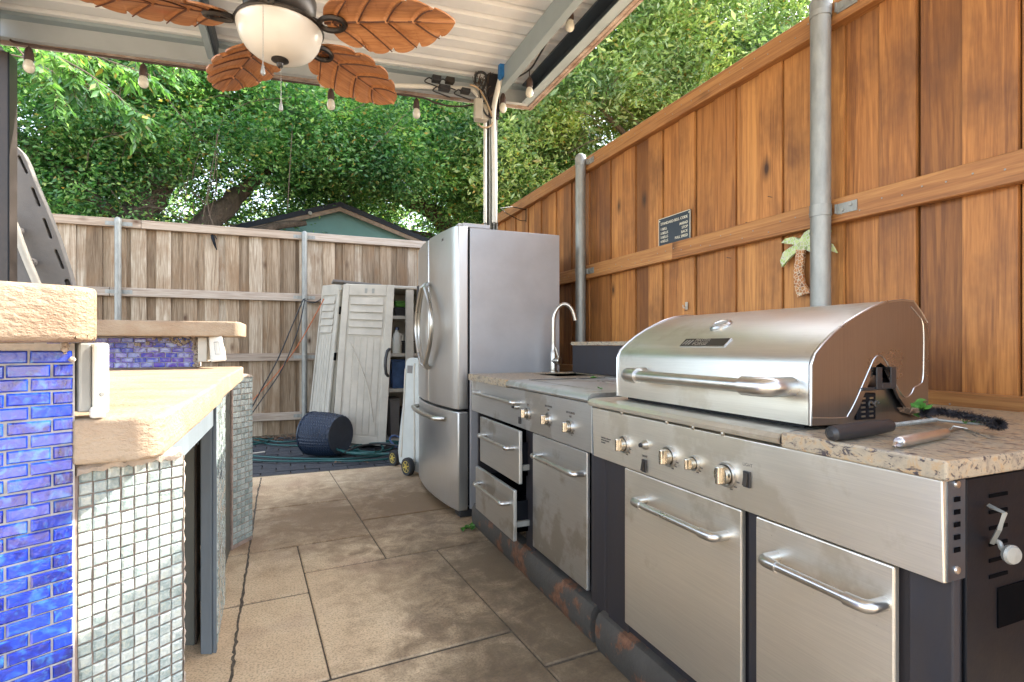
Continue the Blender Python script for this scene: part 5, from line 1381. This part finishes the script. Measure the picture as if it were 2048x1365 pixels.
P2 = qframe(W(664,884,y=5.62), W(771,893,y=5.55), W(789,571,y=5.62), W(687,569,y=5.70))
dd2 = resin_door('cabinet_door', 'tilted beige resin door with louvred top and black handle leaning on the cabinet', P2)
br3 = M(); br3.hexa([P2(.19,.60,.014),P2(.24,.60,.014),P2(.24,.60,.0065),P2(.19,.60,.0065),P2(.20,.64,.014),P2(.25,.64,.014),P2(.25,.64,.0065),P2(.20,.64,.0065)]) if False else None
pts = [P2(.2,.63,.010), P2(.45,.47,.010), P2(.62,.33,.010), P2(.74,.14,.010)]
obj('brace', M().tube(smooth_path(pts,4), .006, 6), MT['resin'], dd2, smooth=True)
obj('handle', M().tube([P2(.975,.60,.0), P2(.93,.585,.05), P2(.905,.54,.06), P2(.905,.49,.06), P2(.93,.445,.05), P2(.975,.43,.0)], .016, 8), MT['black_plastic'], dd2, smooth=True)
ht = M()
for u0 in (.42,.56): qbox(ht, P2, u0, u0+.05, .945, .975, .012, .016)
obj('clip_hole', ht, MT['galv'], dd2)
P1 = qframe(W(616,866,y=6.72), W(656,876,y=6.1), W(686,568,y=6.1), W(647,572,y=6.66))
dd1 = resin_door('cabinet_door', 'narrow-looking beige resin door leaning behind, against the weathered fence', P1, u=(.10,.72))
hg2 = M(); 
for v0, v1 in ((.56,.96),(.02,.50)): hg2.tube([P1(.985,v0,.02), P1(.985,v1,.02)], .022, 10)
obj('hinge_barrel', hg2, MT['resin'], dd1, smooth=True)
for v0 in (.50,.80): obj('hinge_gap', qbox(M(), P1, .98, 1.04, v0, v0+.05, .004, .02), MT['dark'], dd1)
cover = M(); q0, q1 = W(665,562,y=5.95), W(760,570,y=5.9); cover.hexa([(q0.x,5.85,q0.z-.02),(q1.x,5.80,q1.z-.02),(q1.x,6.0,q1.z-.02),(q0.x,6.1,q0.z-.02),(q0.x,5.85,q0.z+.005),(q1.x,5.80,q1.z-.004),(q1.x,6.0,q1.z-.004),(q0.x,6.1,q0.z+.005)])
thing('loose_strip', cover, MT['resin_grey'], 'dirty grey strip lying across the tops of the two leaning doors', 'trim strip', bevel=.003)
# things on the shelves
def jug(px, py, h, mat, label, capm='white_pl', w=.045):
    z = min([s for s in shz if True], key=lambda s: abs(s - W(px,py,y=5.9).z)); q = W(px, py, y=5.95)
    m = root('jug', label, 'jug', (q.x, 5.95, z))
    c = Vector((q.x, 5.95, z))
    obj('bottle', M().lathe([(w*.9,.001),(w,.01),(w,h*.6),(w*.8,h*.78),(w*.35,h*.9),(w*.35,h*.95)], c, n=14), MT[mat], m, smooth=True)
    obj('cap', M().lathe([(w*.4,h*.951),(w*.4,h*1.05),(w*.3,h*1.06)], c, n=12), MT[capm], m, smooth=True)
    obj('grip', M().tube([c+Vector((w*.6,-.01,h*.8)), c+Vector((w*1.2,-.01,h*.72)), c+Vector((w*1.15,-.01,h*.45)), c+Vector((w*.9,-.01,h*.35))], w*.18, 6), MT[mat], m, smooth=True)
jug(794, 706, .27, 'white_pl', 'grey-white detergent jug with a handle on the middle shelf of the cabinet', 'palm_cap' if 'palm_cap' in MT else 'clear_blue', .05)
def shelf_box(name, label, cat, px0_, px1_, z, h, mat, depth=.3, lid=None, y0=5.92):
    x0, x1 = W(px0_,700,y=y0).x, W(px1_,700,y=y0).x
    m = root(name, label, cat, ((x0+x1)/2, y0, z))
    hx = .012
    obj('tub', M().hexa([(x0+hx,y0+hx,z),(x1-hx,y0+hx,z),(x1-hx,y0+depth,z),(x0+hx,y0+depth,z),(x0,y0,z+h),(x1,y0,z+h),(x1,y0+depth,z+h),(x0,y0+depth,z+h)]), MT[mat], m, bevel=.006)
    obj('rim', M().box(x0-.008, x1+.008, y0-.008, y0+depth, z+h+.001, z+h+.018), MT[lid or mat], m, bevel=.004)
shelf_box('storage_box', 'translucent blue storage tub below the middle shelf', 'storage tub', 784, 826, shz[2], .30, 'clear_blue')
shelf_box('black_basket', 'small black basket on the top shelf of the cabinet', 'basket', 790, 826, shz[0], .075, 'black_plastic')
shelf_box('green_bag', 'green packet lying in the basket on the top shelf', 'packet', 792, 822, shz[0]+.10, .05, 'palm_leafy' if 'palm_leafy' in MT else 'leaf_g', .15)
shelf_box('black_tray', 'black tray with dark bottles on the middle shelf', 'tray', 804, 828, shz[1], .12, 'black_plastic')
shelf_box('beige_box', 'grey box standing on the bottom of the cabinet', 'box', 780, 800, .051, .42, 'resin_grey')
shelf_box('blue_box', 'dark blue box on the cabinet floor beside the grey one', 'box', 803, 828, .051, .30, 'basket')

# ================================================================== WHEELED CART
ct = root('hose_cart', 'pale upright plastic cart with two yellow-hubbed wheels by the fridge', 'cart', (.85, 4.55, 0))
PCt = qframe(W(795,928,t=4.62), W(842,948,t=4.40), W(838,716,t=4.40), W(806,716,t=4.62))
n_c = (PCt(1,0)-PCt(0,0)).cross(PCt(0,1)-PCt(0,0)).normalized()
ol = [(.06,.02),(.30,-.01),(1,0),(1,.97),(.82,1.0),(.40,1.0),(.24,.985),(.17,.95),(.15,.85),(.10,.55),(.02,.35),(-.02,.12)]
obj('body', M().prism([PCt(u, v, -.06) for u, v in ol], n_c*.06), MT['white_pl2'] if 'white_pl2' in MT else MT['resin'], ct, bevel=.008)
rbs = M(); rbs.tube([PCt(.22,.90,.004), PCt(.20,.3,.004), PCt(.16,.08,.004)], .009, 6).tube([PCt(.75,.95,.004), PCt(.75,.08,.004)], .009, 6)
obj('rib', rbs, MT['resin'], ct, smooth=True)
gh_ = M(); qbox(gh_, PCt, .32, .62, .86, .93, .001, .004); qbox(gh_, PCt, .24, .62, .30, .36, .001, .004); qbox(gh_, PCt, .42, .48, .43, .46, .001, .004)
obj('grip_hole', gh_, MT['resin_grey'], ct)
for px, py, tt, r_ in ((789,917,4.78,.070),(816,937,4.42,.074)):
    q = W(px, py, t=tt); q.z = r_; ax = Vector((-.93,-.36,0))
    wh = obj('wheel', M().lathe([(r_*.62,-.02),(r_*.94,-.022),(r_,-.012),(r_,.012),(r_*.94,.022),(r_*.62,.02)], q, ax, 28), MT['rubber'], ct, smooth=True)
    hb2 = M().lathe([(r_*.16,.0),(r_*.16,.03),(.001,.032)], q, ax, 12)
    hb2.lathe([(r_*.52,.018),(r_*.64,.022),(r_*.64,.012),(r_*.52,.008)], q, ax, 28)
    hb2.lathe([(r_*.6,-.005),(r_*.6,.0)], q, ax, 20)
    u_ = ax.normalized().orthogonal().normalized(); v_ = ax.normalized().cross(u_)
    for k in range(6):
        a = k*math.pi/3; d = u_*math.cos(a)+v_*math.sin(a); hb2.tube([q+ax*.02+d*r_*.12, q+ax*.016+d*r_*.56], .006, 5)
    obj('hub', hb2, MT['yellow'], wh, smooth=True)

# ================================================================== WICKER BASKET lying on its side
qb_ = W(682, 876, t=5.18); qb_.z = .205
bk = root('wicker_basket', 'round dark blue woven basket lying on its side on the pavers', 'basket', (qb_.x-.1, qb_.y+.05, 0))
axb = Vector((.72, -.69, .0)).normalized()
r1, r2_, Lb = .188, .205, .36
o0 = qb_ - axb*Lb
u_ = axb.orthogonal().normalized(); v_ = axb.cross(u_)
NA, NL = 84, 26; vs = []; fs = []
for i in range(NL+1):
    f_ = i/NL
    rr_ = r2_ + (r1-r2_)*f_ + .012*math.sin(math.pi*f_)
    for j in range(NA):
        a = 2*math.pi*j/NA; w_ = .0035*math.cos(math.pi*(j//2 + i)) 
        if f_ > .97: w_ = -.004
        d = u_*math.cos(a) + v_*math.sin(a); vs.append(o0 + axb*(Lb*f_) + d*(rr_+w_))
for i in range(NL):
    for j in range(NA): fs.append((i*NA+j, i*NA+(j+1)%NA, (i+1)*NA+(j+1)%NA, (i+1)*NA+j))
obj('woven_side', M().add(vs, fs), MT['basket'], bk, smooth=False)
obj('base', M().lathe([(.186,Lb-.012),(.180,Lb+.001),(.165,Lb-.002),(.15,Lb-.006),(.001,Lb-.004)], o0, axb, 48, caps=False), MT['basket_base'] if 'basket_base' in MT else MT['black_plastic'], bk, smooth=True)
obj('rim', M().lathe([(.20,.0),(.215,.008),(.215,.02),(.2,.028)], o0, axb, 48, caps=False), MT['basket'], bk, smooth=True)
obj('handle', M().tube(smooth_path([o0+u_*.0+v_*-.205+axb*.05, o0-axb*.06+v_*-.19, o0-axb*.08+v_*-.12, o0-axb*.02-v_*.1],5), .008, 6), MT['clear_blue'], bk, smooth=True)

# ================================================================== GARDEN HOSE
hs_ = root('garden_hose', 'tangled teal garden hose lying on the dark pavers round the basket', 'hose', (.5, 5.6, 0))
def hose(pts, r=.0095, mat='hose', z=.012):
    pp = [W(a, b, z=zz) for a, b, zz in pts]
    obj('hose_run', M().tube(smooth_path(pp, 8), r, 8), MT[mat], hs_, smooth=True)
hose([(440,905,.01),(505,912,.01),(560,916,.01),(620,918,.012),(690,918,.014),(760,912,.014),(800,900,.02),(812,893,.02)])
hose([(440,912,.01),(520,921,.01),(590,923,.01),(650,922,.012),(720,922,.02),(790,916,.02),(830,905,.02)])
hose([(420,886,.01),(500,879,.015),(545,877,.015),(530,885,.015),(500,890,.02)])
hose([(500,876,.015),(560,884,.015),(620,881,.015),(640,884,.03)])
hose([(495,880,.01),(550,890,.01),(620,892,.01)], .009)
for i in range(7):
    cx2, cy2 = 752 + random.uniform(-22,16), 899 + random.uniform(-6,6); rx, ry = random.uniform(34,80), random.uniform(8,17); ph_ = random.uniform(0,6)
    hose([(cx2+rx*math.cos(a+ph_), cy2+ry*math.sin(a+ph_), .012+.010*i+random.uniform(0,.03)) for a in [k*.52 for k in range(random.choice((11,13)))]])
hose([(798,905,.1),(806,890,.12),(800,876,.14),(786,872,.16),(780,880,.12),(792,893,.08),(812,896,.05)], .010, 'clear_blue')
hose([(690,905,.10),(720,893,.12),(760,888,.12),(800,893,.10),(830,905,.06)], .010, 'cord_k')
stick = M().tube([W(500,908,z=.012), W(530,904,z=.016)], .008, 6); thing('stick', stick, MT['resin'], 'pale short stick lying between the hose runs on the left pavers', 'stick')
for (px, py, lab) in ((622,898,'curled dry leaf on the pavers left of the basket'),(678,926,'pinkish dry leaf on the paver edge below the basket'),(735,925,'reddish dry leaf and stalk on the pavers right of the basket')):
    leaf(px, py, .005, .035, lab, 'leaf_dry', 3)

# ================================================================== TREES
def leaf_cloud(centers, per, spread, L, asp, up=.3, seed=0, droop=0.0):
    g_ = np.random.default_rng(seed); n_ = len(centers)*per
    c = np.repeat(np.asarray(centers, dtype=np.float32), per, 0) + g_.normal(0, 1, (n_,3))*np.asarray(spread)
    d = g_.normal(0, 1, (n_,3)); d[:,2] = d[:,2]*.6 - droop; d /= np.linalg.norm(d, axis=1, keepdims=True)
    nn = g_.normal(0, 1, (n_,3)); nn[:,2] += up*2; s = np.cross(d, nn); s /= np.linalg.norm(s, axis=1, keepdims=True)
    nn = np.cross(s, d)
    ln = (L*g_.uniform(.6, 1.25, n_))[:,None]; w = ln*asp
    v = np.stack([c - d*ln*.5, c + s*w*.5 + nn*ln*.08, c + d*ln*.5, c - s*w*.5 + nn*ln*.08], 1).reshape(-1, 3)
    return v
def cloud_mesh(name, v, mat):
    n_ = len(v)//4; me = bpy.data.meshes.new(name)
    base = (np.arange(n_)*4)[:,None]; tri = np.concatenate([base+[0,1,2], base+[0,2,3]], 1).reshape(-1)
    me.vertices.add(len(v)); me.vertices.foreach_set('co', v.astype(np.float32).ravel())
    me.loops.add(len(tri)); me.loops.foreach_set('vertex_index', tri.astype(np.int32))
    me.polygons.add(len(tri)//3); me.polygons.foreach_set('loop_start', np.arange(0, len(tri), 3, dtype=np.int32))
    me.update(calc_edges=True); me.materials.append(mat); return me
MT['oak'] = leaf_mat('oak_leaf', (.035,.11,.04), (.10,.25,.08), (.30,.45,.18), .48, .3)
MT['elm'] = leaf_mat('hazed_light_leaf', (.12,.20,.07), (.26,.36,.15), (.46,.54,.32), .5, .4)  # light green leaf colours, paled further to imitate haze
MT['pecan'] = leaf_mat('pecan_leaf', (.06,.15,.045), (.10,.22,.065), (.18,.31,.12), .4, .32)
def crown_centers(blobs, n, seed, gap=.0):
    g_ = np.random.default_rng(seed); out_ = []
    vol = np.array([b[3]*b[4]*b[5] for b in blobs]); vol = vol/vol.sum()
    from mathutils import noise as mn
    while len(out_) < n:
        b = blobs[g_.choice(len(blobs), p=vol)]
        p = g_.normal(0, 1, 3); p /= np.linalg.norm(p); r_ = g_.uniform(.25, 1)**.5
        q = (b[0]+p[0]*b[3]*r_, b[1]+p[1]*b[4]*r_, b[2]+p[2]*b[5]*r_)
        if mn.noise(Vector(q)*1.1) + .5*mn.noise(Vector(q)*3.1) < gap: continue
        if -1.1 < q[0] < 2.5 and q[1] < 9.2 and q[2] < 3.55 - .12*abs(q[0]-.7)*2: continue
        out_.append(q)
    return out_
def limb_mesh(paths):
    m = M()
    for pts, r0, r1 in paths:
        pts = smooth_path(pts, 5); k = len(pts)
        pts = [p + Vector((random.gauss(0,.012), random.gauss(0,.012), 0))*(r0/.1)**.5 for p in pts]
        m.tube(pts, [(r0 + (r1-r0)*i/(k-1))*random.uniform(.93,1.08) for i in range(k)], 9)
    return m
def twig_mesh(n, box, seed, rr_=.006, ln=(.3,1.0)):
    rnd = random.Random(seed); m = M()
    for i in range(n):
        p = Vector((rnd.uniform(*box[0]), rnd.uniform(*box[1]), rnd.uniform(*box[2]))); d = Vector((rnd.gauss(0,1), rnd.gauss(0,.5), rnd.gauss(.2,.9))).normalized(); L = rnd.uniform(*ln)
        pts = [p]
        for k in range(4): d = (d + Vector((rnd.gauss(0,.3), rnd.gauss(0,.3), rnd.gauss(-.05,.3)))).normalized(); pts.append(pts[-1] + d*L/4)
        m.tube(pts, [rr_, rr_*.9, rr_*.7, rr_*.5, rr_*.3], 4, False)
    return m
def tree(label, base, limbs, blobs, ncl, per, spread, L, asp, mat, seed, twigs=None, gap=-.1, up=.3, droop=0.0):
    t = root('tree', label, 'tree', base, 0, 'trees behind the fences')
    obj('trunk', limb_mesh(limbs), MT['bark'], t, smooth=60)
    if twigs: obj('twigs', twig_mesh(*twigs), MT['twig'], t, kind='stuff')
    cc = crown_centers(blobs, ncl, seed, gap); h_ = len(cc)*3//5
    v = np.concatenate([leaf_cloud(cc[:h_], per, spread, L, asp, up, seed+1, droop), leaf_cloud(cc[h_:], int(per*1.3), [q*.75 for q in spread], L*.72, asp*1.15, up, seed+2, droop), leaf_cloud(cc[::6], per//4, spread, L*1.45, asp, up, seed+3, droop)])
    v = v - np.array(base, dtype=np.float32)
    me = cloud_mesh('crown', v, mat); o = bpy.data.objects.new('crown', me); col.objects.link(o); o.parent = t; o['kind'] = 'stuff'
    return t
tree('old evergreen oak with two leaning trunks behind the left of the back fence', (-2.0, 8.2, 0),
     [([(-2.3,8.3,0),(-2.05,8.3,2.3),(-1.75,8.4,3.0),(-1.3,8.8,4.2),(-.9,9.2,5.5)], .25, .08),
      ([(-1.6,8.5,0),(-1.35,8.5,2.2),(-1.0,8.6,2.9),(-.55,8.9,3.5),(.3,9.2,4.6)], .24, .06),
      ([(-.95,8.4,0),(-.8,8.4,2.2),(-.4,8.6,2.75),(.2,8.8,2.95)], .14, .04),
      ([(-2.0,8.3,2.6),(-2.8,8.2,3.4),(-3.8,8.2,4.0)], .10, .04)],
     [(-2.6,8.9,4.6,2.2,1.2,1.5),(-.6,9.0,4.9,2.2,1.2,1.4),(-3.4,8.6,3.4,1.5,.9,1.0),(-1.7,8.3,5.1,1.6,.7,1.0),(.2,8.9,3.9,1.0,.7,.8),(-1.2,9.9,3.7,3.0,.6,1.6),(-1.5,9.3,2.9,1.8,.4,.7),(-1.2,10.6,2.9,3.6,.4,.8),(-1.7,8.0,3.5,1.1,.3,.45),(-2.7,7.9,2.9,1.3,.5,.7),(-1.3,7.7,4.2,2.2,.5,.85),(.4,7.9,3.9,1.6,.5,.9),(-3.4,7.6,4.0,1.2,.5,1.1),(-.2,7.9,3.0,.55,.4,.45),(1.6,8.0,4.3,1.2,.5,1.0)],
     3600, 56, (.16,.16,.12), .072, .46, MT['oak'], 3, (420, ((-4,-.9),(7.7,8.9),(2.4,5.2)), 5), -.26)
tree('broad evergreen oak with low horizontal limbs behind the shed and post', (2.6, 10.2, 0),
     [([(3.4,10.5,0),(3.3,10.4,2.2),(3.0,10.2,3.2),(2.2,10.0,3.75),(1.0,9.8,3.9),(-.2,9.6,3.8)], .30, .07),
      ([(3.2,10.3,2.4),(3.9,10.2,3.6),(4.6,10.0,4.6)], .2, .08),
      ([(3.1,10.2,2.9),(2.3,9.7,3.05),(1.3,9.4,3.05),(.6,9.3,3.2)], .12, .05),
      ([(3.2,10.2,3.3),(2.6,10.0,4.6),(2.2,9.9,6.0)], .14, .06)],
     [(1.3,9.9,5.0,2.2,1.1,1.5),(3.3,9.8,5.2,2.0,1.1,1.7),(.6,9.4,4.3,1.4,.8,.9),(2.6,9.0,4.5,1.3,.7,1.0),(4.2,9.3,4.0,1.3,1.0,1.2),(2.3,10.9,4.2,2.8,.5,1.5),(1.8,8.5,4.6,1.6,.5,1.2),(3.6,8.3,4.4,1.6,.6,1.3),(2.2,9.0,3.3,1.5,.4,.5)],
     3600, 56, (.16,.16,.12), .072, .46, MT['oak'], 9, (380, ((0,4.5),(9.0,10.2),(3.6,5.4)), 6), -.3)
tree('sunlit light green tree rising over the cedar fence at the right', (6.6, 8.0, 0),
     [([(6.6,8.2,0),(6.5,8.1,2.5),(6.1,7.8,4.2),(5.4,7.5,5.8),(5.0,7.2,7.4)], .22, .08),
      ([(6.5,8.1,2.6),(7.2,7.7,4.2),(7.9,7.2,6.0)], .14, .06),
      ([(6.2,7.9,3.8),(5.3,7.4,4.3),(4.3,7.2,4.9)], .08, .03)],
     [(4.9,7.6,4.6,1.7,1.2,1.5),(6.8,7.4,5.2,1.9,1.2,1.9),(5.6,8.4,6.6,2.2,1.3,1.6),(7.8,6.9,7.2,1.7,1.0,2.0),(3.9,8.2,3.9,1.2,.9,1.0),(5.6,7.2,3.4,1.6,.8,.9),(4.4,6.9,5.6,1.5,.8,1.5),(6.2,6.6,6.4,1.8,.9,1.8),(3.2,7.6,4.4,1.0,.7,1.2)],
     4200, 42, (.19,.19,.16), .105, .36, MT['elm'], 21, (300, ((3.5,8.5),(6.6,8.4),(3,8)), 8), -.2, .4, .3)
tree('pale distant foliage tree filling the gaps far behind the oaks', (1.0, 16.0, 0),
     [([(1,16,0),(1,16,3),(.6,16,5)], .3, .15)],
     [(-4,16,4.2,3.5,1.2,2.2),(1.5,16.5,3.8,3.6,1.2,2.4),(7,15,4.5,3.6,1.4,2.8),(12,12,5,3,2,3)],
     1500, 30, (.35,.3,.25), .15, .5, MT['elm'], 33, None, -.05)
# hanging compound-leaf branch in front
hb3 = root('pecan_branch', 'bright green branch of long pointed leaflets hanging at the upper left', 'branch', W(180,90,y=5.6))
tw = M(); lv_ = []
g2 = np.random.default_rng(5)
def rachis(p, d, n_, L):
    pts = [Vector(p)]; d = Vector(d).normalized()
    for i in range(n_): d = (d + Vector((0,0,-.10))).normalized(); pts.append(pts[-1] + d*L*.42)
    tw.tube(pts, .0025, 4, False)
    side_ = d.cross(Vector((0,0,1)));
    if side_.length < .1: side_ = Vector((1,0,0))
    side_.normalize()
    for i, q in enumerate(pts[1:]):
        dd = (pts[i+1]-pts[i]).normalized()
        for s_ in (-1, 1):
            e = (dd*.5 + side_*s_*.75 + Vector((0,0,random.uniform(-.75,-.1)))).normalized(); l_ = L*random.uniform(.9,1.4)
            wv = e.cross(Vector((random.gauss(0,.35), random.gauss(0,.35), 1))).normalized()*l_*.16; nv = wv.cross(e).normalized()*l_*.05
            q0_ = np.array(q); e_ = np.array(e)*l_; w_ = np.array(wv); n2 = np.array(nv)
            # six-corner lance leaf as two folded quads -> three small diamonds
            lv_.append((q0_, q0_+e_*.35+w_-n2, q0_+e_, q0_+e_*.35-w_-n2))
    e = (pts[-1]-pts[-2]).normalized(); wv = e.cross(Vector((.2,0,1))).normalized()*L*.14
    q0_ = np.array(pts[-1]); lv_.append((q0_, q0_+np.array(e)*L*.35+np.array(wv), q0_+np.array(e)*L, q0_+np.array(e)*L*.35-np.array(wv)))
mains = [[(40,60),(110,110),(180,150),(250,205),(280,240)], [(60,50),(150,95),(240,130),(300,150)], [(30,90),(80,150),(120,190)], [(120,60),(220,85),(330,110),(370,135)], [(20,110),(60,120),(120,150),(210,180)], [(200,70),(290,110),(320,150)]]
for mi, mm in enumerate(mains):
    yy = 5.3 + .22*mi
    pts = smooth_path([W(a, b, y=yy) for a, b in mm], 5); tw.tube(pts, [.009 - .006*i/len(pts) for i in range(len(pts))], 5, False)
    for i in range(3, len(pts)):
        for r_ in range(2 if mi != 3 else 1):
            d = Vector((random.gauss(.35,.5), random.gauss(-.1,.5), random.uniform(-.9,-.1))); rachis(pts[i], d, random.choice((3,4,5)), random.uniform(.065,.10))
obj('twigs', tw, MT['twig'], hb3, kind='stuff')
v = np.array(lv_, dtype=np.float32).reshape(-1, 3) - np.array(hb3.location, dtype=np.float32)
me = cloud_mesh('leaflets', v, MT['pecan']); o = bpy.data.objects.new('leaflets', me); col.objects.link(o); o.parent = hb3; o['kind'] = 'stuff'
# loose bare vines in front of the oaks
vn = M()
for pts in ([(300,130),(330,190),(385,260)],[(600,195),(500,205),(440,250),(430,340),(415,400),(425,450)],[(440,250),(425,330),(405,440)],[(760,190),(690,225),(640,205)],[(830,210),(780,260),(740,300)],[(585,250),(580,330),(575,420)],[(1000,240),(1080,260),(1170,225),(1260,200)]):
    vn.tube(smooth_path([W(a, b, y=7.4 if a < 900 else 7.8) for a, b in pts], 6), .0045, 5)
thing('hanging_vines', vn, MT['twig'], 'thin bare vines hanging in front of the dark oak foliage', 'vines')
